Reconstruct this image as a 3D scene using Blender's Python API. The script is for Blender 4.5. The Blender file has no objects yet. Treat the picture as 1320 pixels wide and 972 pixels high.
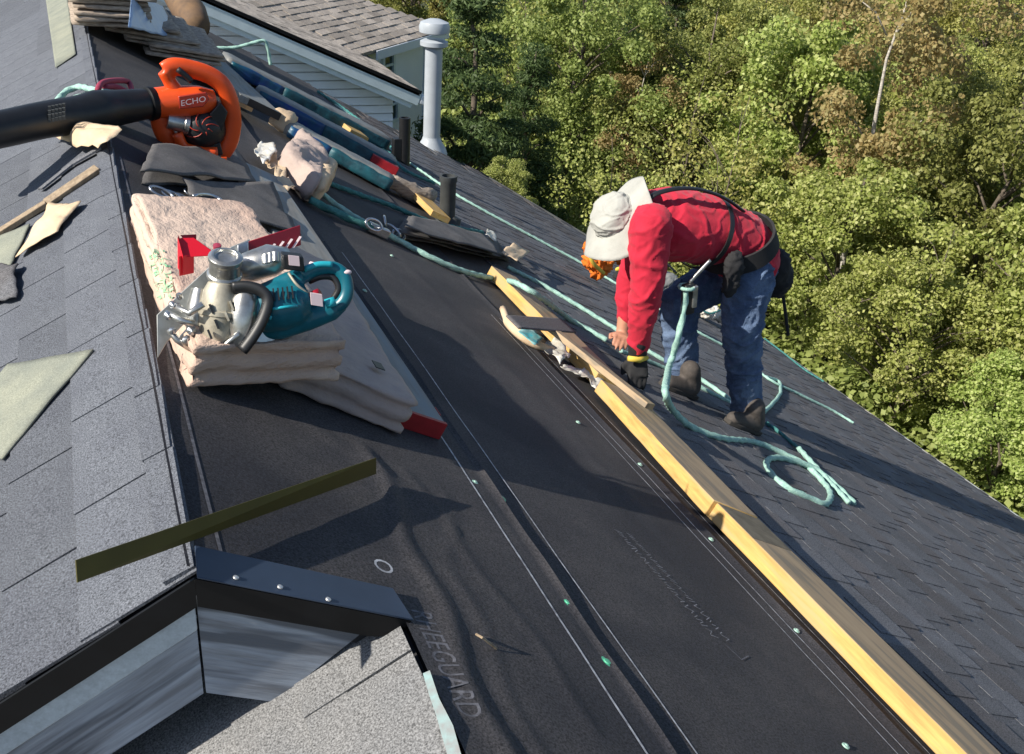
import bpy, bmesh, math, random
import numpy as np
from mathutils import Vector, Matrix, noise
random.seed(7); rng = np.random.default_rng(7)
scene = bpy.context.scene
COL = scene.collection
# ------------------------------------------------------------------ camera
F_PX, W_PX = 1247.39, 1320.0
RC = np.array([[0.92025, -0.38522, 0.06516], [0.12406, 0.44537, 0.88671], [-0.37060, -0.80791, 0.45757]])
_u, _s, _v = np.linalg.svd(RC); RC = _u @ _v
CAM = np.array([-0.0557, -1.1088, 0.8729])
cd = bpy.data.cameras.new("camera"); cam = bpy.data.objects.new("camera", cd); COL.objects.link(cam)
cd.sensor_width = 36; cd.lens = 36*F_PX/W_PX; cd.clip_start = 0.05; cd.clip_end = 3000
M4 = Matrix([list(RC.T[i]) + [CAM[i]] for i in range(3)] + [[0, 0, 0, 1]])
cam.matrix_world = M4; scene.camera = cam
# ------------------------------------------------------------------ light
SE, SA = math.radians(38.5), math.radians(6.0)
SUN = np.array([-math.cos(SE)*math.cos(SA), -math.cos(SE)*math.sin(SA), math.sin(SE)])
world = bpy.data.worlds.new("World"); scene.world = world; world.use_nodes = True
nt = world.node_tree; bg = nt.nodes["Background"]
sky = nt.nodes.new("ShaderNodeTexSky"); sky.sky_type = 'NISHITA'; sky.sun_disc = False
sky.sun_elevation = SE; sky.sun_rotation = math.atan2(SUN[0], SUN[1]) % (2*math.pi)
sky.altitude = 50; sky.air_density = 1.0; sky.dust_density = 0.6; sky.ozone_density = 1.5
nt.links.new(sky.outputs[0], bg.inputs[0]); bg.inputs[1].default_value = 0.09
sd = bpy.data.lights.new("sun", 'SUN'); sun = bpy.data.objects.new("sun", sd); COL.objects.link(sun)
sd.energy = 5.0; sd.angle = math.radians(0.5); sd.color = (1.0, 0.93, 0.82)
sun.rotation_euler = Vector(-SUN).to_track_quat('-Z', 'Y').to_euler()
vs = scene.view_settings; vs.view_transform = 'Standard'; vs.look = 'None'; vs.exposure = 0.5; vs.gamma = 1.0
scene.cycles.max_bounces = 6; scene.cycles.transparent_max_bounces = 8

# ------------------------------------------------------------------ frames of the two roof planes
TR, TL = math.radians(27.63), math.radians(28.98)
UY = np.array([0., 1., 0.]); UX = np.array([1., 0., 0.]); UZ = np.array([0., 0., 1.])
uR = np.array([math.cos(TR), 0, -math.sin(TR)]); nR = np.array([math.sin(TR), 0, math.cos(TR)])
uL = np.array([-math.cos(TL), 0, -math.sin(TL)]); nL = np.array([-math.sin(TL), 0, math.cos(TL)])
S0 = 0.33                                   # where the lower front ridge sits on the right slope
def RP(s, y, h=0.): return s*uR + y*UY + h*nR
def LP(s, y, h=0.): return s*uL + y*UY + h*nL
def L2(s, y, h=0.): return RP(S0, y, 0) + s*uL + h*nL
def ray(px, py):
    d = RC.T @ np.array([(px-660)/F_PX, -(py-486)/F_PX, -1.]); return d/np.linalg.norm(d)
def hitp(px, py, n, o):
    d = ray(px, py); return CAM + d*((np.asarray(o)-CAM) @ n)/(d @ n)
def PR(px, py, h=0.): return hitp(px, py, nR, nR*h)
def PL(px, py, h=0.): return hitp(px, py, nL, nL*h)
def PY(px, py, y): return hitp(px, py, UY, UY*y)
def PD(px, py, d): return CAM + ray(px, py)*d
def st(p): return float(p @ uR), float(p[1]), float(p @ nR)
def V(a): return np.asarray(a, float)
def unit(v): v = V(v); return v/np.linalg.norm(v)

# ------------------------------------------------------------------ mesh builder
class MB:
    def __init__(s): s.v = []; s.f = []
    def add(s, vs, fs):
        o = len(s.v); s.v += [tuple(map(float, p)) for p in vs]; s.f += [tuple(i+o for i in f) for f in fs]; return s
    def box(s, c, a, b, d):                      # centre and three half vectors
        c, a, b, d = V(c), V(a), V(b), V(d)
        vs = [c+i*a+j*b+k*d for k in (-1, 1) for j in (-1, 1) for i in (-1, 1)]
        return s.add(vs, [(0,2,3,1),(4,5,7,6),(0,1,5,4),(2,6,7,3),(0,4,6,2),(1,3,7,5)])
    def bar(s, p, q, w, t, up=UZ):               # a beam from p to q, w across, t along up
        p, q = V(p), V(q); a = q-p; x = unit(np.cross(a, up)); z = unit(np.cross(x, a))
        return s.box((p+q)/2, a/2, x*w/2, z*t/2)
    def prism(s, pts, ex):                       # polygon pushed along ex
        pts = [V(p) for p in pts]; n = len(pts); ex = V(ex)
        return s.add(pts+[p+ex for p in pts], [tuple(range(n))[::-1], tuple(range(n, 2*n))]+[(i, (i+1) % n, n+(i+1) % n, n+i) for i in range(n)])
    def tube(s, pts, r, n=8, caps=True, flat=None):
        pts = [V(p) for p in pts]; m = len(pts)
        rs = r if isinstance(r, (list, tuple, np.ndarray)) else [r]*m
        vs = []; u = None
        for i in range(m):
            t = unit(pts[min(i+1, m-1)]-pts[max(i-1, 0)])
            if u is None:
                u = unit(np.cross(t, UZ if abs(t[2]) < .9 else UX))
            else:
                u = unit(u - (u@t)*t)
            w = np.cross(t, u); rr = rs[i]
            ra, rb = (rr if isinstance(rr, (tuple, list)) else (rr, rr))
            for k in range(n):
                a = 2*math.pi*k/n; vs.append(pts[i]+ra*math.cos(a)*u+rb*math.sin(a)*w)
        fs = [(i*n+k, i*n+(k+1) % n, (i+1)*n+(k+1) % n, (i+1)*n+k) for i in range(m-1) for k in range(n)]
        if caps: fs += [tuple(range(n))[::-1], tuple((m-1)*n+k for k in range(n))]
        return s.add(vs, fs)
    def lathe(s, p, ax, prof, n=20):             # prof: (distance along axis, radius)
        p = V(p); ax = unit(ax); u = unit(np.cross(ax, UY if abs(ax[1]) < .8 else UX)); w = np.cross(ax, u)
        vs = [p+ax*h+r*(math.cos(2*math.pi*k/n)*u+math.sin(2*math.pi*k/n)*w) for h, r in prof for k in range(n)]
        m = len(prof)
        fs = [(i*n+k, i*n+(k+1) % n, (i+1)*n+(k+1) % n, (i+1)*n+k) for i in range(m-1) for k in range(n)]
        fs += [tuple(range(n))[::-1], tuple((m-1)*n+k for k in range(n))]
        return s.add(vs, fs)
    def ball(s, c, a, b, d, n=14):
        c = V(c); vs = []; 
        for i in range(n//2+1):
            th = math.pi*i/(n//2)
            for k in range(n):
                ph = 2*math.pi*k/n
                vs.append(c+V(a)*math.sin(th)*math.cos(ph)+V(b)*math.sin(th)*math.sin(ph)+V(d)*math.cos(th))
        return s.add(vs, [(i*n+k, i*n+(k+1) % n, (i+1)*n+(k+1) % n, (i+1)*n+k) for i in range(n//2) for k in range(n)])
    def build(s, name, m, parent=None, smooth=False, bevel=0, world=True, seg=2):
        me = bpy.data.meshes.new(name)
        off = V((0, 0, 0))
        if parent is not None and world:
            q = parent
            while q is not None: off = off + V(q.location); q = q.parent
        me.from_pydata([tuple(V(p)-off) for p in s.v], [], s.f); me.update()
        bm = bmesh.new(); bm.from_mesh(me); bmesh.ops.recalc_face_normals(bm, faces=bm.faces); bm.to_mesh(me); bm.free()
        o = link(name, me, m, parent)
        me.polygons.foreach_set('use_smooth', [True]*len(me.polygons))
        if not smooth: me.set_sharp_from_angle(angle=math.radians(38))
        if bevel:
            b = o.modifiers.new('bevel', 'BEVEL'); b.width = bevel; b.segments = seg; b.limit_method = 'ANGLE'
        return o
def link(name, me, m, parent=None):
    o = bpy.data.objects.new(name, me); COL.objects.link(o)
    if m is not None and not me.materials: me.materials.append(m)
    if parent is not None: o.parent = parent
    return o
def tag(o, label=None, cat=None, group=None, kind=None):
    if label: o['label'] = label
    if cat: o['category'] = cat
    if group: o['group'] = group
    if kind: o['kind'] = kind
    return o
def thing(name, label, cat, loc=(0, 0, 0), group=None, rz=0):
    o = bpy.data.objects.new(name, None); COL.objects.link(o); o.location = tuple(map(float, loc)); o.rotation_euler = (0, 0, rz)
    o.empty_display_size = .1
    return tag(o, label, cat, group)
def copy_tree(o, parent=None):
    c = o.copy(); COL.objects.link(c); c.parent = parent
    for ch in [x for x in o.children]: copy_tree(ch, c)
    return c
def smooth_path(pts, k=6):
    pts = [V(p) for p in pts]; P = [2*pts[0]-pts[1]]+pts+[2*pts[-1]-pts[-2]]; out = []
    for i in range(1, len(P)-2):
        for j in range(k):
            t = j/k; a, b, c_, d = P[i-1], P[i], P[i+1], P[i+2]
            out.append(.5*((2*b)+(-a+c_)*t+(2*a-5*b+4*c_-d)*t*t+(-a+3*b-3*c_+d)*t**3))
    return out+[pts[-1]]
def nz(p, f=1., seed=0.): return noise.noise(Vector((float(p[0])*f+seed, float(p[1])*f+seed*.7, float(p[2])*f-seed)))

# ------------------------------------------------------------------ materials
def mat(name, col, rough=.8, metal=0., nscale=0., namt=.3, bscale=0., bstr=.3, bdist=.002, col2=None, speck=0., speckscale=500., objvar=0., spec=.5, stretch=None, sheen=0., big=None, island=0., rot=0.):
    m = bpy.data.materials.new(name); m.use_nodes = True; t = m.node_tree; N = t.nodes; K = t.links
    b = N["Principled BSDF"]; b.inputs["Roughness"].default_value = rough; b.inputs["Metallic"].default_value = metal
    b.inputs["Specular IOR Level"].default_value = spec
    if sheen: b.inputs["Sheen Weight"].default_value = sheen
    tc = N.new("ShaderNodeTexCoord"); src = tc.outputs["Object"]
    if rot:
        mr0 = N.new("ShaderNodeMapping"); mr0.inputs["Rotation"].default_value = (0, rot, 0); K.new(src, mr0.inputs[0]); src = mr0.outputs[0]
    if stretch:
        mp = N.new("ShaderNodeMapping"); mp.inputs["Scale"].default_value = stretch; K.new(src, mp.inputs[0]); src = mp.outputs[0]
    cur = None
    base = N.new("ShaderNodeRGB"); base.outputs[0].default_value = (*col, 1); cur = base.outputs[0]
    def mixc(a, bcol, fac, mode='MIX'):
        x = N.new("ShaderNodeMix"); x.data_type = 'RGBA'; x.blend_type = mode
        K.new(a, x.inputs[6])
        if isinstance(bcol, tuple): x.inputs[7].default_value = (*bcol, 1)
        else: K.new(bcol, x.inputs[7])
        if isinstance(fac, float): x.inputs[0].default_value = fac
        else: K.new(fac, x.inputs[0])
        return x.outputs[2]
    def ntex(scale, detail=4, rough_=.6, lo=.35, hi=.65):
        n = N.new("ShaderNodeTexNoise"); n.inputs["Scale"].default_value = scale; n.inputs["Detail"].default_value = detail; n.inputs["Roughness"].default_value = rough_
        K.new(src, n.inputs["Vector"]); r = N.new("ShaderNodeMapRange"); r.inputs[1].default_value = lo; r.inputs[2].default_value = hi
        K.new(n.outputs[0], r.inputs[0]); return r.outputs[0], n.outputs[0]
    if nscale:
        c2 = col2 if col2 else tuple(c*(1-namt) for c in col)
        f, _ = ntex(nscale); cur = mixc(cur, c2, f)
    if big:
        f, _ = ntex(big[0], 3, .5, big[2] if len(big) > 2 else .45, big[3] if len(big) > 3 else .62); cur = mixc(cur, big[1], f)
    if speck:
        f, raw = ntex(speckscale, 2, .8, .3, .7)
        mr = N.new("ShaderNodeMapRange"); mr.inputs[3].default_value = 1-speck; mr.inputs[4].default_value = 1+speck; K.new(f, mr.inputs[0])
        hs = N.new("ShaderNodeHueSaturation"); K.new(mr.outputs[0], hs.inputs["Value"]); K.new(cur, hs.inputs["Color"]); cur = hs.outputs[0]
    if objvar:
        oi = N.new("ShaderNodeObjectInfo"); mr = N.new("ShaderNodeMapRange"); mr.inputs[3].default_value = 1-objvar; mr.inputs[4].default_value = 1+objvar
        K.new(oi.outputs["Random"], mr.inputs[0]); hs = N.new("ShaderNodeHueSaturation"); K.new(mr.outputs[0], hs.inputs["Value"]); K.new(cur, hs.inputs["Color"]); cur = hs.outputs[0]
    if island:
        oi = N.new("ShaderNodeNewGeometry"); mr = N.new("ShaderNodeMapRange"); mr.inputs[3].default_value = 1-island; mr.inputs[4].default_value = 1+island
        K.new(oi.outputs["Random Per Island"], mr.inputs[0]); hs = N.new("ShaderNodeHueSaturation"); K.new(mr.outputs[0], hs.inputs["Value"]); K.new(cur, hs.inputs["Color"]); cur = hs.outputs[0]
    K.new(cur, b.inputs["Base Color"])
    if bscale:
        _, raw = ntex(bscale, 5, .65); bp = N.new("ShaderNodeBump"); bp.inputs["Strength"].default_value = bstr; bp.inputs["Distance"].default_value = bdist
        K.new(raw, bp.inputs["Height"]); K.new(bp.outputs[0], b.inputs["Normal"])
    m['cur'] = 1
    return m
MT = {}
MT['felt'] = mat('felt', (.042, .040, .044), .85, nscale=9, namt=.35, col2=(.056, .052, .054), speck=.8, speckscale=230, bscale=350, bstr=.5, bdist=.0015, big=(2.2, (.024, .024, .030)))
MT['shingle'] = mat('grey_shingle', (.126, .136, .156), .95, nscale=6, col2=(.104, .112, .132), speck=.75, speckscale=330, bscale=380, bstr=.7, bdist=.002, objvar=.12, spec=.2)
MT['shingle_light'] = mat('front_shingle', (.20, .20, .20), .95, nscale=7, col2=(.175, .178, .182), speck=.75, speckscale=330, bscale=380, bstr=.7, bdist=.002, objvar=.08, spec=.2)
MT['shingle_dark'] = mat('dark_shingle', (.150, .156, .172), .95, nscale=5, col2=(.112, .114, .122), speck=.6, speckscale=220, bscale=300, bstr=.5, bdist=.002, objvar=.13, spec=.2, big=(1.1, (.125, .112, .11)))
MT['deck'] = mat('deck', (.02, .02, .022), .9)
MT['white_print'] = mat('white_print', (.55, .56, .58), .8, nscale=60, col2=(.22, .22, .24))
MT['mid_print'] = mat('mid_print', (.30, .30, .33), .85, nscale=60, col2=(.12, .12, .13))
MT['faint_print'] = mat('faint_print', (.17, .17, .19), .85, nscale=90, col2=(.07, .07, .08))
MT['chalk'] = mat('chalk', (.26, .38, .38), .9, nscale=45, col2=(.24, .25, .25))
MT['white_paint'] = mat('white_paint', (.66, .77, .80), .5, nscale=6, namt=.1)
MT['trim_grey'] = mat('faded_trim_paint', (.46, .52, .56), .7, nscale=10, col2=(.38, .43, .47), speck=.15, speckscale=80)
for nm_, an_ in (('old_paint', -TR), ('old_paint_left', TL)): MT[nm_] = mat('weathered_fascia_wood', (.36, .40, .46), .9, nscale=9, col2=(.20, .21, .23), stretch=(.55, 1, 7), bscale=14, bstr=.9, bdist=.003, big=(4, (.13, .14, .16), .52, .60), spec=.15, rot=an_)
MT['drip_black'] = mat('black_metal', (.006, .0065, .008), .5, metal=.0, nscale=20, namt=.4, spec=.25)
MT['drip_top'] = mat('slate_blue_metal', (.035, .055, .095), .5, nscale=12, namt=.2)
MT['olive'] = mat('olive_metal', (.075, .066, .012), .42, nscale=8, namt=.25)
MT['nail'] = mat('nail_head', (.6, .6, .6), .35, metal=.6)
MT['cap_green'] = mat('green_plastic_cap', (.10, .48, .28), .4)
MT['cap_white'] = mat('pale_plastic_cap', (.32, .50, .42), .4)
MT['wrap'] = mat('kraft_wrapper', (.56, .40, .31), .8, nscale=5, col2=(.47, .33, .26), bscale=16, bstr=.7, bdist=.02, big=(3, (.60, .46, .37)), stretch=(1, .6, 2.5))
MT['wrap_dark'] = mat('kraft_wrapper_worn', (.46, .36, .31), .75, nscale=5, col2=(.36, .29, .26), bscale=9, bstr=.6, bdist=.02)
MT['pack_edge'] = mat('shingle_pack_edges', (.46, .38, .30), .9, nscale=25, col2=(.24, .19, .15), stretch=(1, 1, 6), bscale=60, bstr=.8, bdist=.004)
MT['green_print'] = mat('green_print', (.22, .56, .30), .8, nscale=60, col2=(.5, .5, .38))
MT['plank_grey'] = mat('weathered_plank', (.30, .29, .26), .85, nscale=5, col2=(.20, .20, .19), stretch=(8, 1, 8), bscale=40, bstr=.4, big=(3, (.24, .27, .28)))
MT['red_paint'] = mat('red_paint', (.38, .012, .02), .5, nscale=20, namt=.3)
MT['lumber'] = mat('lumber_yellow', (.66, .42, .13), .7, nscale=4, col2=(.46, .27, .085), stretch=(18, 1.2, 18), bscale=30, bstr=.3, big=(2.5, (.52, .36, .16)))
MT['lumber_top'] = mat('lumber_weathered', (.43, .32, .20), .8, nscale=3.5, col2=(.33, .24, .15), big=(3.5, (.26, .21, .15), .52, .6), stretch=(9, 1.0, 9), bscale=40, bstr=.4)
MT['lumber_stain'] = mat('lumber_dirt', (.20, .17, .12), .8, nscale=20, col2=(.12, .10, .07))
MT['lath'] = mat('lath', (.40, .31, .21), .85, nscale=9, col2=(.24, .18, .12), stretch=(10, 10, 3), bscale=40, bstr=.5)
MT['paper'] = mat('tan_paper', (.68, .53, .36), .85, nscale=10, col2=(.58, .43, .28), bscale=25, bstr=.5, bdist=.008)
MT['old_felt'] = mat('faded_underlay', (.27, .28, .22), .9, nscale=9, col2=(.20, .215, .18), speck=.3, speckscale=300, bscale=60, bstr=.3)
MT['orange'] = mat('orange_plastic', (.80, .085, .012), .35, nscale=15, namt=.12)
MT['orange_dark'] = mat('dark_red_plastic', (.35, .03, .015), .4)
MT['orange_cloth'] = mat('orange_cloth', (.85, .20, .015), .8, nscale=30, namt=.25, bscale=50, bstr=.5)
MT['yellow'] = mat('yellow_trim', (.75, .55, .08), .6)
MT['black'] = mat('black_plastic', (.014, .015, .017), .45, nscale=30, namt=.3)
MT['rubber'] = mat('black_cloth', (.02, .02, .022), .85, bscale=80, bstr=.4, nscale=30, namt=.3)
MT['label_white'] = mat('pale_label', (.75, .6, .62), .5)
MT['silver'] = mat('cast_alloy', (.62, .62, .60), .32, metal=.85, nscale=30, col2=(.38, .37, .34), bscale=60, bstr=.3)
MT['alloy_matte'] = mat('alloy_matte', (.52, .48, .38), .55, metal=.35, nscale=22, col2=(.30, .27, .21), bscale=50, bstr=.5)
MT['steel'] = mat('steel', (.55, .57, .60), .28, metal=.9, nscale=40, namt=.3)
MT['plate'] = mat('plate_alloy', (.50, .52, .50), .45, metal=.35, nscale=30, namt=.3)
MT['teal'] = mat('teal_plastic', (.006, .135, .185), .33, nscale=25, namt=.25)
MT['teal_light'] = mat('light_teal_plastic', (.02, .36, .44), .35)
MT['red_plastic'] = mat('red_plastic', (.72, .012, .03), .4)
MT['crimson'] = mat('crimson_paint', (.34, .008, .025), .45, nscale=20, namt=.2)
MT['blue_wrap'] = mat('blue_film', (.012, .035, .20), .4, nscale=7, col2=(.006, .09, .13), bscale=30, bstr=.5, bdist=.005)
MT['teal_wrap'] = mat('teal_film', (.012, .10, .13), .5, nscale=18, col2=(.01, .05, .07), bscale=40, bstr=.6, bdist=.005)
MT['grey_wrap'] = mat('grey_wrapper', (.24, .245, .235), .6, nscale=9, col2=(.17, .18, .18), bscale=30, bstr=.5, bdist=.004)
MT['blue_sheet'] = mat('pale_blue_sheet', (.22, .36, .60), .35, nscale=8, col2=(.34, .46, .64), bscale=18, bstr=.6, bdist=.01)
MT['brown_roll'] = mat('brown_roll', (.20, .12, .06), .8, nscale=8, col2=(.11, .07, .045), bscale=30, bstr=.4)
MT['rope'] = mat('mint_rope', (.42, .66, .56), .8, nscale=60, col2=(.27, .47, .42), bscale=220, bstr=.9, bdist=.004)
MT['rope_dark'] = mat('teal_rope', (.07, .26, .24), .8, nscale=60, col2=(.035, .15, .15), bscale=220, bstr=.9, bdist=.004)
MT['blackrope'] = mat('dark_cord', (.03, .045, .05), .85)
MT['pvc'] = mat('painted_vent_metal', (.42, .46, .50), .4, nscale=7, namt=.12)
MT['grey_pipe'] = mat('dark_vent_rubber', (.055, .062, .065), .7, nscale=20, namt=.3)
MT['roofing_flap'] = mat('loose_shingle', (.125, .12, .12), .9, nscale=10, namt=.3, speck=.5, speckscale=250, bscale=300, bstr=.5)
MT['plastic_scrap'] = mat('white_plastic_film', (.72, .72, .68), .35, nscale=20, col2=(.5, .46, .38), bscale=40, bstr=.6, bdist=.005)
MT['cyan_scrap'] = mat('cyan_film', (.05, .42, .50), .4, nscale=30, col2=(.4, .55, .5))
MT['maroon'] = mat('maroon_webbing', (.30, .03, .07), .8)
MT['hat'] = mat('hat_cotton', (.44, .44, .40), .95, nscale=9, namt=.18, bscale=25, bstr=.5, bdist=.006)
MT['skin'] = mat('skin', (.52, .25, .16), .55, nscale=30, namt=.12)
MT['shirt'] = mat('red_shirt', (.55, .012, .040), .85, nscale=14, namt=.12, bscale=10, bstr=.5, bdist=.012, stretch=(1, 1, .6), sheen=.1)
MT['jeans'] = mat('blue_denim', (.05, .085, .17), .9, nscale=9, col2=(.13, .19, .30), speck=.2, speckscale=200, bscale=22, bstr=.6, bdist=.02)
MT['boot'] = mat('boot_leather', (.10, .085, .075), .8, nscale=30, namt=.4)
MT['sole'] = mat('boot_sole', (.05, .045, .04), .9)
MT['siding'] = mat('white_siding', (.80, .86, .93), .55, nscale=3, namt=.05)
MT['glass'] = mat('window_glass', (.02, .05, .045), .08, spec=.8)
MT['brown_shingle'] = mat('brown_shingle', (.36, .32, .275), .95, nscale=12, col2=(.28, .245, .215), speck=.35, speckscale=60, island=.28, bscale=60, bstr=.6)
MT['gutter'] = mat('white_gutter', (.72, .76, .80), .4)
MT['bark'] = mat('bark', (.16, .13, .10), .95, nscale=12, namt=.4, bscale=20, bstr=.7)
MT['birch'] = mat('birch_bark', (.62, .58, .52), .9, nscale=14, col2=(.3, .27, .24), stretch=(1, 1, 4))
MT['ground'] = mat('ground', (.055, .06, .025), 1, nscale=.8, col2=(.03, .035, .015), bscale=3, bstr=1, bdist=.1)
def leaf_mat(name, c1, c2, c3):
    m = bpy.data.materials.new(name); m.use_nodes = True; t = m.node_tree; N = t.nodes; K = t.links
    b = N["Principled BSDF"]; b.inputs["Roughness"].default_value = .55; b.inputs["Specular IOR Level"].default_value = .35
    g = N.new("ShaderNodeNewGeometry"); r = N.new("ShaderNodeValToRGB")
    e = r.color_ramp.elements; e[0].color = (*c1, 1); e[1].color = (*c3, 1); x = e.new(.5); x.color = (*c2, 1)
    K.new(g.outputs["Random Per Island"], r.inputs[0])
    oi = N.new("ShaderNodeObjectInfo"); hs = N.new("ShaderNodeHueSaturation"); mr = N.new("ShaderNodeMapRange"); mr.inputs[3].default_value = .475; mr.inputs[4].default_value = .515
    K.new(oi.outputs["Random"], mr.inputs[0]); K.new(mr.outputs[0], hs.inputs["Hue"]); K.new(r.outputs[0], hs.inputs["Color"])
    mr2 = N.new("ShaderNodeMapRange"); mr2.inputs[3].default_value = .9; mr2.inputs[4].default_value = 1.3; K.new(oi.outputs["Random"], mr2.inputs[0]); K.new(mr2.outputs[0], hs.inputs["Value"])
    K.new(hs.outputs[0], b.inputs["Base Color"])
    tr = N.new("ShaderNodeBsdfTranslucent"); K.new(hs.outputs[0], tr.inputs[0]); mx = N.new("ShaderNodeMixShader"); mx.inputs[0].default_value = .42
    K.new(b.outputs[0], mx.inputs[1]); K.new(tr.outputs[0], mx.inputs[2]); K.new(mx.outputs[0], N["Material Output"].inputs[0])
    return m
LF = {'green': leaf_mat('leaf_green', (.14, .18, .04), (.24, .285, .075), (.36, .40, .14)),
      'yellow': leaf_mat('leaf_yellow_green', (.22, .24, .05), (.36, .37, .10), (.50, .49, .19)),
      'dark': leaf_mat('leaf_dark_green', (.05, .085, .03), (.085, .135, .045), (.13, .19, .07)),
      'rust': leaf_mat('leaf_rust', (.34, .27, .10), (.42, .36, .14), (.42, .40, .16)),
      'bright': leaf_mat('leaf_bright', (.20, .25, .05), (.33, .38, .10), (.48, .50, .20))}

# ------------------------------------------------------------------ ground
g = MB(); n = 40; R_ = 900
vs_ = []; 
for j in range(n+1):
    for i in range(n+1):
        x = math.copysign(abs(i/n*2-1)**2.2, i/n*2-1)*R_; y = math.copysign(abs(j/n*2-1)**2.2, j/n*2-1)*R_
        d = math.hypot(x-6, y-4); h = -6.0 + (nz((x, y, 0), .05)*.8 if d > 12 else 0)
        vs_.append((x, y, h))
g.add(vs_, [(j*(n+1)+i, j*(n+1)+i+1, (j+1)*(n+1)+i+1, (j+1)*(n+1)+i) for j in range(n) for i in range(n)])
tag(g.build('ground', MT['ground'], smooth=True), kind='structure')

# ------------------------------------------------------------------ the house being re-roofed
house = thing('house', 'house with steep roof half stripped and covered in black underlayment, seen from its ridge', 'house', (0, 4, -6))
YF, SEAVE, YFAR = 0.0, 6.80, 8.5
# roof deck slabs
dk = MB()
rp = [RP(-.0, YF, -.008), RP(-.0, YFAR, -.008), RP(4.3, YFAR, -.008), RP(SEAVE, 6.0, -.008), RP(SEAVE, -4, -.008), RP(S0, -4, -.008), RP(S0, YF, -.008)]
dk.prism(rp, -nR*.05)
dk.build('roof_deck', MT['deck'], house)
dk = MB(); dk.prism([LP(0, YF+.004, -.008), LP(5, YF+.004, -.008), LP(5, YFAR, -.008), LP(0, YFAR, -.008)], -nL*.05); dk.build('roof_deck', MT['deck'], house)
dk = MB(); dk.prism([L2(0, -4, -.008), L2(5, -4, -.008), L2(5, .28, -.008), L2(0.0, .28, -.008)], -nL*.05); dk.build('roof_deck', MT['deck'], house)
# hip face beyond and walls
hip = MB(); a, b, c_ = RP(4.3, YFAR, -.01), RP(SEAVE, 6.0, -.01), RP(SEAVE, 6.0, -.01)+V((-2.2, 2.5, 0)); hip.prism([a, b, c_], (0, 0, -.05)); hip.build('hip_face', MT['shingle_dark'], house)
wl = MB()
ex = RP(SEAVE-.45, 0)[0]; ez = RP(SEAVE, 0)[2]+.02
wl.box(((ex-4.0)/2, 1.0, (-6+ez)/2-.05), ((ex+4.0)/2, 0, 0), (0, 5., 0), (0, 0, (ez+6)/2-.1))
wl.build('wall', MT['siding'], house)
fr = MB(); fr.prism([RP(.02, .27, -.07), RP(5.2, .27, -.07), V((3.6, .27, -3.1)), V((-3.6, .27, -3.1)), LP(4.2, .27, -.07)], (0, .1, 0)); fr.build('gable_wall', MT['siding'], house)
eg = MB(); eg.bar(RP(SEAVE+.004, -4, .002), RP(SEAVE+.004, 6.0, .002), .02, .02, nR); eg.build('eave_drip_edge', MT['plank_grey'], house)
eg = MB(); eg.bar(RP(SEAVE, 6.02, .0), RP(4.3, 8.52, .0), .02, .016, nR); eg.build('hip_edge_metal', MT['grey_pipe'], house)
# felt courses: height field with wrinkles
def wrinkle(s, y):
    h = 0.
    # long creases that run along the slope near the front
    for (s0, y0, s1, y1, w, a) in ((.44, .55, .40, -.3, .018, .012), (.52, .50, .62, -.2, .012, .006), (.78, .70, .775, -.45, .022, -.007), (.30, .60, .52, .40, .02, .006),
                                   (.60, .45, .50, .2, .010, .005), (1.2, 2.6, 1.35, .6, .03, .004), (1.0, 4.2, 1.15, 2.8, .03, .006), (.49, .15, .46, -.4, .012, .006)):
        dx, dy = s1-s0, y1-y0; L = dx*dx+dy*dy; t = ((s-s0)*dx+(y-y0)*dy)/L; tt = min(1, max(0, t))
        d2 = (s-s0-tt*dx + .012*math.sin(y*17+s0*9))**2+(y-y0-tt*dy)**2; h += a*math.exp(-d2/(w*w))
    h += .0045*nz((s*2.2, y*1.1, 0), 1, 3)+.0035*nz((s*5.5, y*2.2, 0), 1, 9)+.0018*nz((s*16, y*6, 0), 1, 5)
    h += .0016*abs(nz((s*9, y*3, 0), 1, 21))
    return h*.5+.006
FE = []
def felt(s0, s1, y0, y1, lift, ds, dy, m='felt', edge=1):
    ns = max(2, int((s1-s0)/ds)); ny = max(2, int((y1-y0)/dy)); mb = MB(); vs = []; 
    for j in range(ny+1):
        for i in range(ns+1):
            s = s0+(s1-s0)*i/ns; y = y0+(y1-y0)*j/ny
            e = edge*.007*max(0, (i-ns+1)) * (1+.6*nz((y, s, 0), 3))   # lower edge lifts a little
            if i == ns and edge: s += .006*nz((0, y, s0), 2.2)
            vs.append(RP(s, y, wrinkle(s, y)+lift+e))
    fs = [(j*(ns+1)+i, j*(ns+1)+i+1, (j+1)*(ns+1)+i+1, (j+1)*(ns+1)+i) for j in range(ny) for i in range(ns)]
    # turned-down lower edge gives the sheet its thickness
    o = len(vs)
    for j in range(ny+1):
        y = y0+(y1-y0)*j/ny; vs.append(V(vs[j*(ns+1)+ns]) - nR*.006+uR*.0005)
    fs += [(j*(ns+1)+ns, o+j, o+j+1, (j+1)*(ns+1)+ns) for j in range(ny)]
    mb.add(vs, fs); return mb.build('felt_strip', MT[m], house, smooth=False)
def shade(o): 
    for p in o.data.polygons: p.use_smooth = True
shade(felt(-.012, .33, YF+.012, 2.2, .002, .0122, .018, edge=0)); 
shade(felt(.33, .762, YF+.012-.018*57, 2.2, .002, .012, .018)); shade(felt(-.012, .762, 2.2, YFAR, .002, .03, .05))
shade(felt(.70, 1.60, -1.0, YFAR, -.003, .022, .04)); shade(felt(1.54, 2.22, -1.0, YFAR, -.007, .03, .05))
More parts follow.
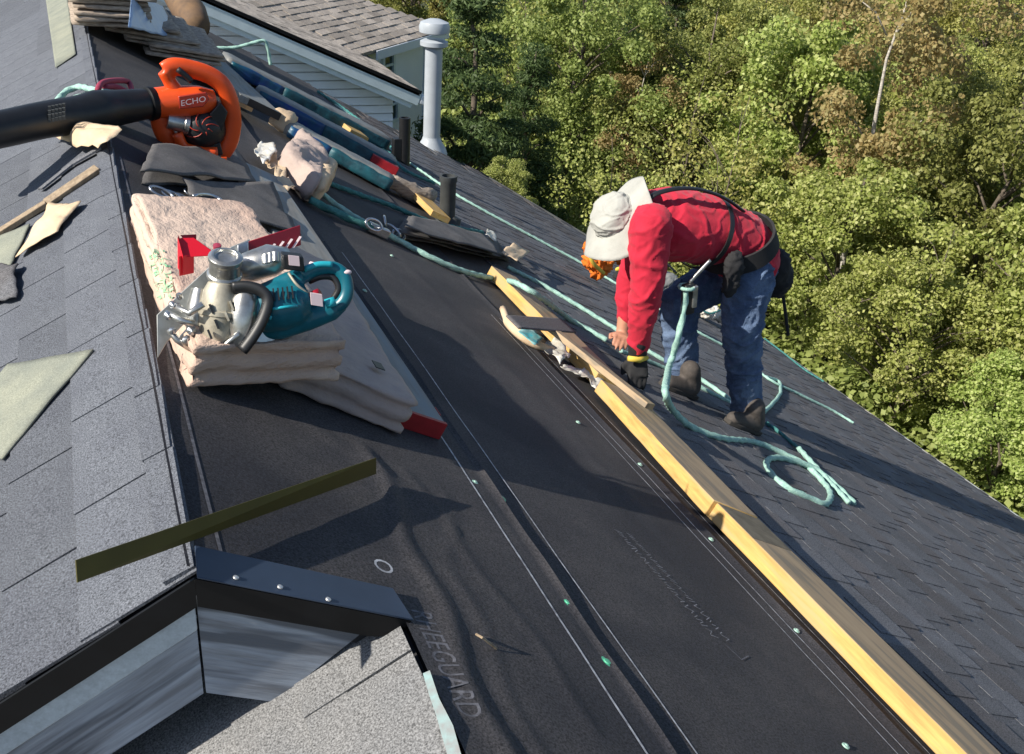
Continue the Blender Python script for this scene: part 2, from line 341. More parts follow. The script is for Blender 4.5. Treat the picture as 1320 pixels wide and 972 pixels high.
# printed lines on the felt (thin print following the surface)
def line_on(s0, y0, s1, y1, w, m, name='printed_line', lift=.0032, n=300, par=house):
    mb = MB(); vs = []
    for k in range(n+1):
        t = k/n; s = s0+(s1-s0)*t; y = y0+(y1-y0)*t
        for q in (-w/2, w/2): vs.append(RP(s+q, y, wrinkle(s+q, y)+lift))
    mb.add(vs, [(2*k, 2*k+1, 2*k+3, 2*k+2) for k in range(n)]); return mb.build(name, MT[m], par)
line_on(.692, -.5, .712, 2.2, .005, 'white_print'); line_on(.752, -.5, .754, 2.2, .003, 'faint_print')
line_on(.824, -.5, .836, 2.2, .004, 'white_print', lift=-.0016)
line_on(1.500, -.5, 1.520, 2.2, .004, 'white_print', lift=-.0014); line_on(1.548, -.5, 1.562, 2.2, .004, 'white_print', lift=-.0012); line_on(1.655, -.5, 1.675, 2.2, .004, 'white_print', lift=-.0054)
line_on(.045, .03, .024, 2.2, .006, 'faint_print')
# lettering printed along the felt by the front ridge
def lettering(txt, size, org, along, up, m, name='lettering', par=house, drape=True, lift=.0024, sx=1.):
    cu = bpy.data.curves.new(name, 'FONT'); cu.body = txt; cu.size = size; cu.resolution_u = 3; o = bpy.data.objects.new(name, cu); COL.objects.link(o)
    dg = bpy.context.evaluated_depsgraph_get(); me = bpy.data.meshes.new_from_object(o.evaluated_get(dg)); COL.objects.unlink(o); bpy.data.objects.remove(o)
    mb = MB(); vs = []
    for v in me.vertices:
        p = V(org)+v.co.x*sx*V(along)+v.co.y*V(up)
        if drape: s, y, _ = st(p); p = RP(s, y, wrinkle(s, y)+lift)
        vs.append(p)
    mb.add(vs, [tuple(p.vertices) for p in me.polygons]); return mb.build(name, MT[m], par)
lettering("O", .05, RP(.320, .145), -UY, uR, 'white_print'); lettering("RHEEGUARD", .056, RP(.352, .02), -UY, uR, 'faint_print', sx=.72)
# indistinct second line of printing: two rows of short strokes and a pointed outline
for row, (sa, ya, sb, yb) in enumerate(((1.135, .53, 1.175, .14), (1.175, .53, 1.215, .14))):
    mb = MB()
    for k in range(34):
        t = (k+rng.random()*.4)/34; s = sa+(sb-sa)*t; y = ya+(yb-ya)*t; L = .010+.012*rng.random(); a = rng.uniform(-.6, .6)
        p = [(s-L*.5, y+a*.012), (s+L*.5, y-a*.012)]
        vs = [RP(q[0], q[1]+w, wrinkle(q[0], q[1])-.0002) for q in p for w in (-.0013, .0013)]
        mb.add(vs, [(0, 1, 3, 2)])
    mb.build('printed_strokes', MT['mid_print'], house)
for (a, b) in (((1.205, .085), (1.245, .105)), ((1.205, .085), (1.19, .13))):
    mb = MB(); d = unit((b[0]-a[0], b[1]-a[1])+(0,)); q = (-d[1]*.0015, d[0]*.0015)
    mb.add([RP(a[0]-q[0], a[1]-q[1], wrinkle(*a)-.0006), RP(a[0]+q[0], a[1]+q[1], wrinkle(*a)-.0006), RP(b[0]+q[0], b[1]+q[1], wrinkle(*b)-.0006), RP(b[0]-q[0], b[1]-q[1], wrinkle(*b)-.0006)], [(0, 1, 2, 3)])
    mb.build('printed_strokes', MT['faint_print'], house)
# cap nails
for i, (px, py) in enumerate(((645, 641), (732, 777), (782, 854), (565, 527), (1090, 962), (917, 695), (1027, 813), (825, 599), (612, 622), (745, 545), (470, 375), (505, 330))):
    s, y, _ = st(PR(px, py, .006)); mb = MB(); h = wrinkle(s, y)-.001; r = .0155 if i < 3 else .0085
    mb.lathe(RP(s, y, h), nR, [(0, r), (.003, r*.95), (.004, r*.5), (.0055, r*.45), (.006, .001)], 14)
    mb.build('cap_nail', MT['cap_green' if i < 3 else 'cap_white'], house, smooth=False)

# ------------------------------------------------------------------ shingles
def tab_strip(name, m, seed, laminated=False):
    """one strip a metre long, local x up the slope is -x, local y along, z proud; butt at x=0.165"""
    mb = MB(); rr = random.Random(seed); ex_ = .150
    if not laminated:
        L = .305
        for k in range(3):
            y0 = k*L+.0025; y1 = (k+1)*L-.0025; b = ex_+rr.uniform(-.002, .002)
            z0 = .000; vs = [(-.03, y0, z0), (-.03, y1, z0), (b, y1, .004), (b, y0, .004), (-.03, y0, z0+.004), (-.03, y1, z0+.004), (b, y1, .0095), (b, y0, .0095)]
            mb.add(vs, [(0, 3, 2, 1), (4, 5, 6, 7), (0, 1, 5, 4), (1, 2, 6, 5), (2, 3, 7, 6), (3, 0, 4, 7)])
    else:
        Lt = .915; vs = [(-.03, 0, 0), (-.03, Lt, 0), (ex_, Lt, .003), (ex_, 0, .003), (-.03, 0, .004), (-.03, Lt, .004), (ex_, Lt, .0065), (ex_, 0, .0065)]
        q = [(0, 3, 2, 1), (4, 5, 6, 7), (0, 1, 5, 4), (1, 2, 6, 5), (2, 3, 7, 6), (3, 0, 4, 7)]; mb.add(vs, q); y = rr.uniform(0, .05)
        while y < Lt-.08:
            w = rr.uniform(.07, .2); y1 = min(Lt, y+w); b = ex_+.0015
            mb.add([(.0, y, .0045), (.0, y1, .0045), (b, y1-.004, .0066), (b, y+.004, .0066), (.0, y, .0075), (.0, y1, .0075), (b, y1-.004, .0115), (b, y+.004, .0115)], q); y = y1+rr.uniform(.03, .12)
    me = bpy.data.meshes.new(name); me.from_pydata(mb.v, [], mb.f); me.update()
    bm = bmesh.new(); bm.from_mesh(me); bmesh.ops.recalc_face_normals(bm, faces=bm.faces); bm.to_mesh(me); bm.free(); me.materials.append(m); return me
def shing(me, org, ux, uz, y, parent, s, jit=.004):
    o = bpy.data.objects.new('shingle', me); COL.objects.link(o); o.parent = parent
    a = random.uniform(-.004, .004)
    x = unit(ux); z = unit(uz); yv = UY
    p = org + x*(s+random.uniform(-jit, jit)*.5)+UY*y-V(parent.location)
    M = Matrix([[x[0], yv[0], z[0], p[0]], [x[1], yv[1], z[1], p[1]], [x[2], yv[2], z[2], p[2]], [0, 0, 0, 1]]) @ Matrix.Rotation(a, 4, 'Z')
    o.matrix_basis = M; return o
t3 = [tab_strip('shingle', MT['shingle'], k) for k in range(3)]
t3f = [tab_strip('shingle', MT['shingle_light'], 10+k) for k in range(2)]
tl = [tab_strip('shingle', MT['shingle_dark'], 20+k, True) for k in range(5)]
# left slope, upper section
for c in range(13):
    off = (c % 2)*.1525+.07*(c % 3)
    y = .002-((.915-off) % .915)
    while y < 8.4:
        if y < .0:   # cut strips at the gable: shorter piece
            L = y+.915
            if L > .05:
                q = MB(); z = [0, .0043, .0095]; yy = .002
                ks = [k for k in range(3) if (k+1)*.305+y > .01]
                for k in ks:
                    y0 = max(.0, y+k*.305+.004); y1 = y+(k+1)*.305-.004
                    s0 = c*.143-.03; s1 = c*.143+.15; s0 = max(s0, -.012)
                    q.add([LP(s0, y0, .001), LP(s0, y1, .001), LP(s1, y1, .006), LP(s1, y0, .006), LP(s0, y0, .005), LP(s0, y1, .005), LP(s1, y1, .0115), LP(s1, y0, .0115)], [(0, 3, 2, 1), (4, 5, 6, 7), (0, 1, 5, 4), (1, 2, 6, 5), (2, 3, 7, 6), (3, 0, 4, 7)])
                q.build('shingle', MT['shingle'], house)
        else: shing(random.choice(t3), nL*.001, uL, nL, y, house, c*.143+(.02 if c == 0 else 0))
        y += .915
# left slope of the lower front section
for c in range(8):
    y = -1.6+.4*((c*.37) % 1)
    while y < .2:
        if y+.9 < .27: shing(random.choice(t3f), RP(S0, 0, 0)+nL*.001, uL, nL, y, house, c*.143+(.03 if c == 0 else 0))
        else:
            q = MB()
            for k in range(3):
                y0 = y+k*.305+.004; y1 = min(.27, y0+.297)
                if y1-y0 < .03: continue
                s0 = c*.143-(.03 if c else 0); s1 = c*.143+.15
                q.add([L2(s0, y0, .001), L2(s0, y1, .001), L2(s1, y1, .006), L2(s1, y0, .006), L2(s0, y0, .005), L2(s0, y1, .005), L2(s1, y1, .0115), L2(s1, y0, .0115)], [(0, 3, 2, 1), (4, 5, 6, 7), (0, 1, 5, 4), (1, 2, 6, 5), (2, 3, 7, 6), (3, 0, 4, 7)])
            q.build('shingle', MT['shingle_light'], house)
        y += .915
# right slope below the beam
cand = []
for c in range(33):
    s = 2.06+c*.143; y = -1.5+((c*.317) % .9)
    while y < 8.5:
        yc = y+.45; lim = min(8.5, 6.0+(SEAVE-s)) if s > 4.3 else 8.5
        if y+.9 < lim and s+.15 < SEAVE+.03:
            p = RP(s, yc); q = RC@(p-CAM); u = 660+F_PX*q[0]/-q[2]; v = 486-F_PX*q[1]/-q[2]
            vis = -150 < u < 1470 and -50 < v < 1100
            cand.append((0 if vis else 50, np.linalg.norm(p-CAM), s, y))
        y += .915
cand.sort()
for k, (_, _, s, y) in enumerate(cand[:205]): shing(random.choice(tl), V((0, 0, 0)), uR, nR, y, house, s)
mb = MB()
for (_, _, s, y) in cand[205:]:
    me = random.choice(tl); mb.add([RP(s+v.co.x, y+v.co.y, v.co.z) for v in me.vertices], [tuple(p.vertices) for p in me.polygons])
rest = mb.build('distant_shingles', MT['shingle_dark'], house); rest['kind'] = 'stuff'
# ------------------------------------------------------------------ ridge edge: torn upper shingle edge on the ridge
mb = MB(); yy = 0.01
while yy < 8.4:
    L = random.uniform(.18, .34); w = random.uniform(.004, .012)
    mb.add([LP(-.008, yy, .010), LP(.030+w, yy, .0145), LP(.030+w, yy+L-.005, .0145), LP(-.008-w*.5, yy+L-.005, .010), LP(-.010, yy, .004), LP(.030+w, yy, .004), LP(.03+w, yy+L-.005, .004), LP(-.010-w*.5, yy+L-.005, .004)], [(0, 1, 2, 3), (4, 7, 6, 5), (0, 4, 5, 1), (1, 5, 6, 2), (2, 6, 7, 3), (3, 7, 4, 0)]); yy += L
mb.build('ridge_edge_shingles', MT['shingle'], house)
# fascia boards and drip edges on the gable
fas = MB(); fas.prism([V((0, -.004, -.030)), RP(.285, -.004, -.026), RP(.205, -.004, -.185), V((.0, -.004, -.208))], (0, .03, 0)); fas.build('fascia_board', MT['old_paint'], house)
fas = MB(); z0 = LP(0, 0, -.055); fas.prism([V((-.003, -.004, -.030)), LP(3.9, -.004, -.055), LP(3.9, -.004, -.178), V((-.004, -.004, -.208))], (0, .03, 0)); fas.build('fascia_board', MT['old_paint_left'], house)
tr = MB(); tr.prism([V((-.003, -.012, -.032)), LP(3.9, -.012, -.026), LP(3.9, -.012, -.072), V((-.003, -.012, -.082))], (0, .007, 0)); tr.build('fascia_trim', MT['trim_grey'], house, bevel=.002)
tr = MB(); tr.prism([V((.001, -.010, -.032)), RP(.275, -.010, -.028), RP(.272, -.010, -.035), V((.001, -.010, -.042))], (0, .005, 0)); tr.build('fascia_trim', MT['white_paint'], house)
ZA = .012/math.cos(TR)
de = MB(); de.prism([V((0, -.020, ZA)), RP(.338, -.020, .012), RP(.328, -.020, -.02), RP(.285, -.020, -.028), V((0, -.020, -.034))], (0, .004, 0)); de.build('drip_edge', MT['drip_black'], house)
de = MB(); de.prism([RP(-.004, -.020, .013), RP(.340, -.020, .013), RP(.325, .050, .016), RP(.0, .050, .016)], nR*.003); f = de.build('drip_edge_flange', MT['drip_top'], house, bevel=.001)
de = MB(); de.prism([V((-.0005, -.020, ZA)), LP(4.0, -.020, .009), LP(4.0, -.020, -.028), V((-.0005, -.020, -.034))], (0, .004, 0)); de.build('drip_edge', MT['drip_black'], house)
for px, py in ((304, 745), (361, 757), (423, 773)):
    p = PR(px, py, .017); mb = MB(); mb.lathe(p, nR, [(0, .0045), (.002, .004), (.003, .001)], 10); mb.build('roofing_nail', MT['nail'], house)
ch = MB(); pts = [(545, 868), (554, 864), (566, 900), (584, 935), (598, 985), (580, 985), (563, 925), (552, 892)]
mb = MB(); mb.add([hitp(px, py, nL, L2(0, 0, .0135)) for px, py in pts], [tuple(range(8))]); mb.build('chalk_streak', MT['chalk'], house)

# ------------------------------------------------------------------ helpers for soft and wrapped goods
def packet(name, o, a, b, c_, m, parent=None, rnd=.02, amp=.006, freq=9, res=.022, layers=0, seed=0., sag=0.):
    """rounded, crinkled box: corner o, edge vectors a, b, c_"""
    o, a, b, c_ = V(o), V(a), V(b), V(c_); la, lb, lc = (np.linalg.norm(x) for x in (a, b, c_)); ua, ub, uc = a/la, b/lb, c_/lc
    na, nb, nc = max(3, int(la/res)), max(3, int(lb/res)), max(3, int(lc/(res*.6)))
    idx = {}; vs = []; fs = []
    def gv(i, j, k):
        if (i, j, k) in idx: return idx[(i, j, k)]
        p = np.array([i/na*la, j/nb*lb, k/nc*lc]); q = np.minimum(np.maximum(p, rnd), np.array([la, lb, lc])-rnd) if lc > 2*rnd else np.array([min(max(p[0], rnd), la-rnd), min(max(p[1], rnd), lb-rnd), lc/2])
        d = p-q; L = np.linalg.norm(d); nn = d/L if L > 1e-9 else np.array([0, 0, 1.])
        if lc > 2*rnd: p = q+nn*min(rnd, L) if L > 1e-9 else p
        w = amp*(nz(p, freq*.7, seed)+.9*(.25-abs(nz(p, freq*1.3, seed+4)))+.7*(.2-abs(nz(p*np.array([1, .5, 2.2]), freq*3, seed+9))))
        if layers: w += (-.015*max(0, abs(math.sin(p[2]/lc*math.pi*layers*.5+1.9*nz((p[0], p[1], 0), 7, seed)))-.75)/.25+.004*nz((p[0]*3, 0, p[2]*9), 6, seed))*(1 if (j <= 1 or i in (0, na)) else 0)
        p = p+nn*w; p[2] -= sag*math.sin(math.pi*j/nb)
        idx[(i, j, k)] = len(vs); vs.append(o+ua*p[0]+ub*p[1]+uc*p[2]); return len(vs)-1
    for i in range(na):
        for j in range(nb):
            fs.append((gv(i, j, nc), gv(i+1, j, nc), gv(i+1, j+1, nc), gv(i, j+1, nc))); fs.append((gv(i, j, 0), gv(i, j+1, 0), gv(i+1, j+1, 0), gv(i+1, j, 0)))
    for i in range(na):
        for k in range(nc):
            fs.append((gv(i, 0, k), gv(i+1, 0, k), gv(i+1, 0, k+1), gv(i, 0, k+1))); fs.append((gv(i, nb, k), gv(i, nb, k+1), gv(i+1, nb, k+1), gv(i+1, nb, k)))
    for j in range(nb):
        for k in range(nc):
            fs.append((gv(0, j, k), gv(0, j, k+1), gv(0, j+1, k+1), gv(0, j+1, k))); fs.append((gv(na, j, k), gv(na, j+1, k), gv(na, j+1, k+1), gv(na, j, k+1)))
    return MB().add(vs, fs).build(name, m, parent, smooth=True)
def sheet(name, pts, m, parent=None, n=14, amp=.01, freq=8, thick=.0015, seed=0., up=nR, pillow=0.):
    """crumpled sheet spanned by a quad (4 world points)"""
    A, B, C_, D = [V(p) for p in pts]; vs = []
    for j in range(n+1):
        for i in range(n+1):
            u, v = i/n, j/n; p = (1-u)*(1-v)*A+u*(1-v)*B+u*v*C_+(1-u)*v*D
            e = 1+.12*nz((u*3, v*3, seed), 1, seed)
            p = p+V(up)*(abs(amp*(nz(p, freq, seed)+.5*nz(p, freq*2.5, seed)))+pillow*math.sin(math.pi*u)*math.sin(math.pi*v))+unit(B-A)*amp*.8*nz((0, v*4, seed), 1, seed)+unit(D-A)*amp*.8*nz((u*4, 0, seed), 1, seed)
            vs.append(p)
    o = MB().add(vs, [(j*(n+1)+i, j*(n+1)+i+1, (j+1)*(n+1)+i+1, (j+1)*(n+1)+i) for j in range(n) for i in range(n)]).build(name, m, parent, smooth=True)
    md = o.modifiers.new('solid', 'SOLIDIFY'); md.thickness = thick; md.offset = 1; return o
def blob(name, mb, m, parent=None, voxel=.008, smooth=6, disp=0., dscale=8., seed=0.):
    o = mb.build(name, m, parent)
    r = o.modifiers.new('remesh', 'REMESH'); r.mode = 'VOXEL'; r.voxel_size = voxel; r.use_smooth_shade = True
    s_ = o.modifiers.new('smooth', 'SMOOTH'); s_.iterations = smooth; s_.factor = .5
    dg = bpy.context.evaluated_depsgraph_get(); me = bpy.data.meshes.new_from_object(o.evaluated_get(dg))
    o.modifiers.clear(); old = o.data; o.data = me; bpy.data.meshes.remove(old); me.name = name
    if disp:
        me.update(); co = [v.co.copy() for v in me.vertices]; no = [v.normal.copy() for v in me.vertices]
        for v, c_, n_ in zip(me.vertices, co, no):
            q = Vector((c_[0]+.35*c_[2], c_[1], c_[2]*1.6-.9*c_[0])); f1 = abs(nz(q, dscale, seed)); f2 = abs(nz(q, dscale*1.9, seed+3))
            v.co = c_+n_*disp*(.7*nz(c_, dscale*.5, seed+7)+1.3*max(0, .16-f1)/.16*.6+.5*max(0, .14-f2)/.14-.3)
    me.polygons.foreach_set('use_smooth', [True]*len(me.polygons))
    if not me.materials: me.materials.append(m)
    return o
def on_roof(pts, h=.012): return [PR(p[0], p[1], (p[2] if len(p) > 2 else h)) for p in pts]
def rope(name, pts, label, r=.010, m='rope', cat='rope', group='climbing ropes on the roof', k=6, n=7):
    P = smooth_path(pts, k); P = [p+nR*.002*nz(p, 8)+UY*.006*nz(p, 5, 3)+uR*.005*nz(p, 4, 8) for p in P]
    d = [0.]
    for a, b in zip(P[:-1], P[1:]): d.append(d[-1]+float(np.linalg.norm(b-a)))
    step = r*.7; m_ = max(4, int(d[-1]/step)); t_ = np.linspace(0, d[-1], m_); A = np.array(P); Q_ = np.stack([np.interp(t_, d, A[:, c]) for c in range(3)], 1)
    nn = 9; vs = []; u = None                                   # three twisted strands: a lobed section that turns along the rope
    for i in range(m_):
        tt = unit(Q_[min(i+1, m_-1)]-Q_[max(i-1, 0)])
        u = unit(np.cross(tt, UZ if abs(tt[2]) < .9 else UX)) if u is None else unit(u-(u@tt)*tt)
        w = np.cross(tt, u)
        for q in range(nn):
            a = 2*math.pi*q/nn; rr = r*(1+.17*math.cos(3*(a-t_[i]/(r*3.2)))); vs.append(Q_[i]+rr*(math.cos(a)*u+math.sin(a)*w))
    fs = [(i*nn+q, i*nn+(q+1) % nn, (i+1)*nn+(q+1) % nn, (i+1)*nn+q) for i in range(m_-1) for q in range(nn)]+[tuple(range(nn))[::-1], tuple((m_-1)*nn+q for q in range(nn))]
    o = MB().add(vs, fs).build(name, MT[m], None, smooth=True); return tag(o, label, cat, group)

# ------------------------------------------------------------------ staging planks, laths
t = thing('plank', 'grey weathered plank with red painted end lying under the wrapped bundles', 'plank', RP(.57, 1.6), 'grey planks with painted ends')
mb = MB(); mb.box(RP(.58, 1.78, .030), uR*.105, UY*1.04, nR*.020); mb.build('board', MT['plank_grey'], t, bevel=.003)
mb = MB(); mb.box(RP(.58, .736, .030), uR*.106, UY*.006, nR*.021); mb.box(RP(.6862, .80, .030), uR*.0012, UY*.02, nR*.0205); mb.build('painted_end', MT['red_paint'], t)
t = thing('plank', 'grey plank lying behind the orange blower, running up to the ridge stack', 'plank', RP(.68, 5.0), 'grey planks with painted ends')
p0, p1 = RP(.85, 4.25, .10), RP(.62, 6.1, .10)
mb = MB(); mb.bar(p0, p1, .24, .04, nR); mb.build('board', MT['plank_grey'], t, bevel=.003)
mb = MB(); mb.bar(p0+V((0, -.008, 0)), p0, .241, .041, nR); mb.build('painted_end', MT['black'], t)
for q in (.35, 1.45): mb = MB(); mb.box(p0*(1-q/1.9)+p1*q/1.9-nR*.052, uR*.09, UY*.04, nR*.03); mb.build('wood_block', MT['lumber_top'], t)
def beam(label, pa, pb, ext=(0, 0), h=.062, w=.175, t_=.052, nm='plank'):
    a, b = PR(*pa, h), PR(*pb, h); d = unit(b-a); a = a-d*ext[0]; b = b+d*ext[1]; a, b = a-nR*t_/2, b-nR*t_/2
    th = thing(nm, label, 'plank', (a+b)/2-nR*.07, 'yellow staging planks')
    mb = MB(); 
    n_ = 24; vs = []; x = unit(np.cross(d, nR)); 
    if x@uR < 0: x = -x
    for k in range(n_+1):
        c_ = a+(b-a)*k/n_; j = .004*nz((k*.5, 0, 0), 1, h*9)
        for (q, r) in ((-1, -1), (-1, 1), (1, 1), (1, -1)): vs.append(c_+x*(q*w/2+j)+nR*(r*t_/2))
    fs = [(k*4+i, k*4+(i+1) % 4, (k+1)*4+(i+1) % 4, (k+1)*4+i) for k in range(n_) for i in range(4)]+[(0, 1, 2, 3), tuple(n_*4+i for i in (3, 2, 1, 0))]
    mb.add(vs, fs); o = mb.build('board', MT['lumber_top'], th, bevel=.003)
    o.data.materials.append(MT['lumber'])
    for p in o.data.polygons:
        if abs(V(p.normal)@nR) < .5: p.material_index = 1
    return th, a, b, x, d
pa = beam('long yellow plank running to the lower right corner', (1269, 972), (948, 655), (1.0, 0))
pb = beam('yellow plank in the middle of the row, its end stained dark', (951, 658), (800, 500), (-.01, .0), h=.067, w=.185)
pc = beam('farthest yellow plank, partly under the grey shingle scrap', (790, 488), (650, 350), (0, 0), w=.15)
mb = MB(); a = pb[1]; 
o = MB().box(pa[2]+nR*.0262-pa[4]*.10, pa[3]*.085, pa[4]*.09, nR*.0008).build('dirt_patch', MT['lumber_stain'], pa[0])
def stick(name, label, pts, w, t_, m='lath', cat='lath', grp=None, par=None):
    o = MB()
    for p, q in zip(pts[:-1], pts[1:]): o.bar(p, q, w, t_, nR)
    o = o.build(name, MT[m], par, bevel=.002)
    if par is None: tag(o, label, cat, grp)
    return o
stick('lath', 'short thin lath lying on the plank at the worker\'s hand', [PR(712, 425, .105), PR(838, 524, .105)], .05, .022, 'lumber_top')
stick('lath', 'thin lath running down from the ridge on the grey shingles', [PL(-30, 318, .02), PL(60, 262, .022), PL(126, 217, .02)], .03, .016, 'lath')
# toe boards between the wrapped rows
t = thing('toe_board', 'short yellow toe board beside the far wrapped bundle row', 'board', PR(440, 150), 'short yellow toe boards')
stick('board', '', [PR(424, 143, .05), PR(464, 176, .05)], .14, .035, 'lumber', par=t)
t = thing('toe_board', 'short yellow toe board ending at the dark vent pipe', 'board', PR(550, 265), 'short yellow toe boards')
stick('board', '', [PR(530, 243, .05), PR(568, 280, .05)], .12, .035, 'lumber', par=t)

# ------------------------------------------------------------------ wrapped shingle bundles beside the saw
FLb = V((.050, .567, -.012)); A_ = V((.307, .085, -.069)); C_ = unit(np.cross(A_, UY)); C_ = C_ if C_[2] > 0 else -C_
t = thing('shingle_bundle', 'kraft wrapped shingle bundle on top of the pile, carrying the circular saw', 'bundle', FLb, 'wrapped shingle bundles by the saw')
packet('wrapper', FLb, A_, V((-.045, .96, .0)), C_*.098, MT['wrap'], t, rnd=.010, amp=.0060, freq=11, res=.012, layers=5, seed=1)
from mathutils.bvhtree import BVHTree
wo = [c for c in COL.objects if c.parent is t][0]; loc_ = V(t.location)
bvh = BVHTree.FromPolygons([tuple(v.co) for v in wo.data.vertices], [tuple(p.vertices) for p in wo.data.polygons])
mb = MB()
for k in range(90):
    px, py = 188+rng.uniform(0, 24), 322+rng.uniform(0, 62); px += (py-322)*.28; r_ = ray(px, py); h_ = bvh.ray_cast(Vector(CAM-loc_), Vector(r_))
    if h_[0] is None: continue
    p = V(h_[0])+loc_+V(h_[1])*.0015; n_ = V(h_[1]); a_ = unit(np.cross(n_, UX*1.+UY*rng.choice([0., .1, 2.5]))); b_ = np.cross(n_, a_); l1, l2 = rng.uniform(.004, .010), rng.uniform(.002, .003)
    mb.add([p-a_*l1-b_*l2, p+a_*l1-b_*l2, p+a_*l1+b_*l2, p-a_*l1+b_*l2], [(0, 1, 2, 3)])
o_ = mb.build('printed_mark', MT['green_print'], t); o_['kind'] = 'stuff'
t = thing('shingle_bundle', 'worn brown wrapped bundle lying lowest beside the red ended plank', 'bundle', RP(.40, 1.1), 'wrapped shingle bundles by the saw')
packet('wrapper', RP(.27, .72, .012), uR*.29-UY*.05, UY*.95+uR*.02, nR*.085, MT['wrap_dark'], t, rnd=.010, amp=.006, freq=9, res=.014, layers=4, seed=5)
mb = MB(); mb.box(RP(.49, .80, .108), uR*.012, UY*.018, nR*.001); mb.build('printed_mark', MT['black'], t)
t = thing('shingle_bundle', 'brown wrapped bundle squeezed between the top bundle and the ridge', 'bundle', RP(.2, 1.2), 'wrapped shingle bundles by the saw')
packet('wrapper', RP(.07, .78, .01), uR*.17-UY*.03, UY*.85, nR*.07, MT['wrap_dark'], t, rnd=.02, amp=.008, freq=9, layers=2, seed=8)
o = sheet('torn_wrapper', [PR(432, 462, .105), PR(440, 490, .09), PR(528, 572, .05), PR(525, 540, .105)], MT['wrap'], None, 12, .012, 9, seed=3)
COL.objects.unlink(o); bpy.data.objects.remove(o)

# ------------------------------------------------------------------ circular saw lying on the bundle
sw = thing('circular_saw', 'teal and silver circular saw lying on its side on the tan bundle', 'circular saw', PD(320, 420, 1.95))
D = PD
vw = ray(320, 380)                                     # local depth direction
def plate(px, d, th=.003): return MB().prism([D(x, y, dd) for (x, y), dd in zip(px, d)], vw*th)
plate([(202, 406), (298, 318), (322, 308), (322, 338), (306, 346), (216, 440), (203, 462)], [1.93, 2.0, 2.015, 2.015, 2.0, 1.935, 1.93]).build('base_plate', MT['plate'], sw, bevel=.0015)
plate([(320, 311), (387, 290), (388, 316), (321, 337)], [2.013, 2.06, 2.06, 2.013]).build('base_plate_end', MT['crimson'], sw, bevel=.0015)
mb = MB()
for k in range(5): mb.prism([D(332+k*11, 330-k*2.6, 2.018+k*.008-.003), D(335+k*11, 330-k*2.6, 2.018+k*.008-.003), D(345+k*11, 318-k*3.2, 2.025+k*.008-.003), D(342+k*11, 317-k*3.2, 2.025+k*.008-.003)], vw*.001)
mb.build('scale_marks', MT['label_white'], sw)
plate([(306, 316), (320, 311), (321, 336), (307, 341)], [1.995, 2.005, 2.005, 1.995], .012).build('fence_clamp', MT['steel'], sw, bevel=.002)
mb = MB(); mb.lathe(D(289, 362, 1.93), D(291, 330, 1.90)-D(289, 362, 1.93), [(0, .027), (.010, .033), (.016, .033), (.020, .029), (.042, .029), (.046, .032), (.054, .032), (.058, .026), (.058, .022), (.052, .020), (.052, .002)], 26); mb.build('motor_cap', MT['silver'], sw, bevel=.001)
mb = MB(); mb.lathe(D(281, 440, 1.93), D(287, 360, 1.915)-D(281, 440, 1.93), [(0, .030), (.012, .036), (.05, .037), (.052, .040), (.060, .040), (.062, .036), (.095, .034), (.112, .026), (.118, .010)], 26); mb.build('gear_housing', MT['alloy_matte'], sw)
for q, (x, y) in enumerate(((270, 392), (277, 412), (268, 425), (290, 402), (296, 388))): MB().bar(D(x, y, 1.885), D(x+5, y+12, 1.885), .004, .006, vw).build('housing_rib', MT['black' if q < 3 else 'alloy_matte'], sw)
mb = MB(); mb.lathe(D(309, 446, 1.915), D(317, 378, 1.905)-D(309, 446, 1.915), [(0, .018), (.01, .026), (.05, .029), (.09, .028), (.105, .018), (.108, .004)], 24); mb.build('dust_chute', MT['silver'], sw)
mb = MB(); mb.lathe(D(335, 412, 1.95), -vw+V((.4, 0, .1)), [(0, .058), (.006, .060), (.012, .056), (.016, .020)], 28); mb.build('blade_guard', MT['silver'], sw)
mb = MB(); mb.tube(smooth_path([D(300, 371, 1.89), D(320, 370, 1.885), D(338, 376, 1.88), (D(345, 388, 1.878)), D(339, 410, 1.878), D(327, 432, 1.88), D(312, 452, 1.885)], 5), [(.008, .012)]*31, 10); mb.build('lower_guard', MT['black'], sw, smooth=True)
mb = MB(); mb.lathe(D(258, 372, 1.955), D(252, 430, 1.955)-D(258, 372, 1.955), [(0, .014), (.03, .020), (.07, .022), (.09, .012)], 16); mb.build('bracket_casting', MT['silver'], sw)
mb = MB()
for (x, y, r) in ((222, 392, .007), (232, 383, .006), (216, 405, .008), (240, 440, .008), (222, 428, .007), (246, 425, .009), (258, 442, .008), (231, 396, .006)):
    mb.lathe(D(x, y, 1.915), -vw+V((.2*math.sin(x), .1, .3*math.cos(y))), [(0, r), (.012, r), (.016, r*.5), (.02, .001)], 10)
mb.build('adjustment_knob', MT['steel'], sw)
mb = MB(); mb.tube([D(216, 404, 1.91), D(232, 412, 1.90), D(250, 418, 1.90)], .007, 8); mb.tube([D(218, 425, 1.915), D(228, 438, 1.91), D(246, 450, 1.92)], .006, 8); mb.tube([D(228, 396, 1.90), D(244, 404, 1.89), D(262, 392, 1.88)], .006, 8); mb.tube([D(262, 452, 1.92), D(290, 445, 1.90), D(308, 430, 1.88)], .005, 8)
mb.build('depth_lever', MT['silver'], sw, smooth=True)
mb = MB(); mb.prism([D(x, y, 1.95) for x, y in ((225, 440), (262, 400), (330, 420), (345, 448), (300, 455), (250, 452))], vw*.02); mb.build('shoe', MT['plate'], sw, bevel=.003)
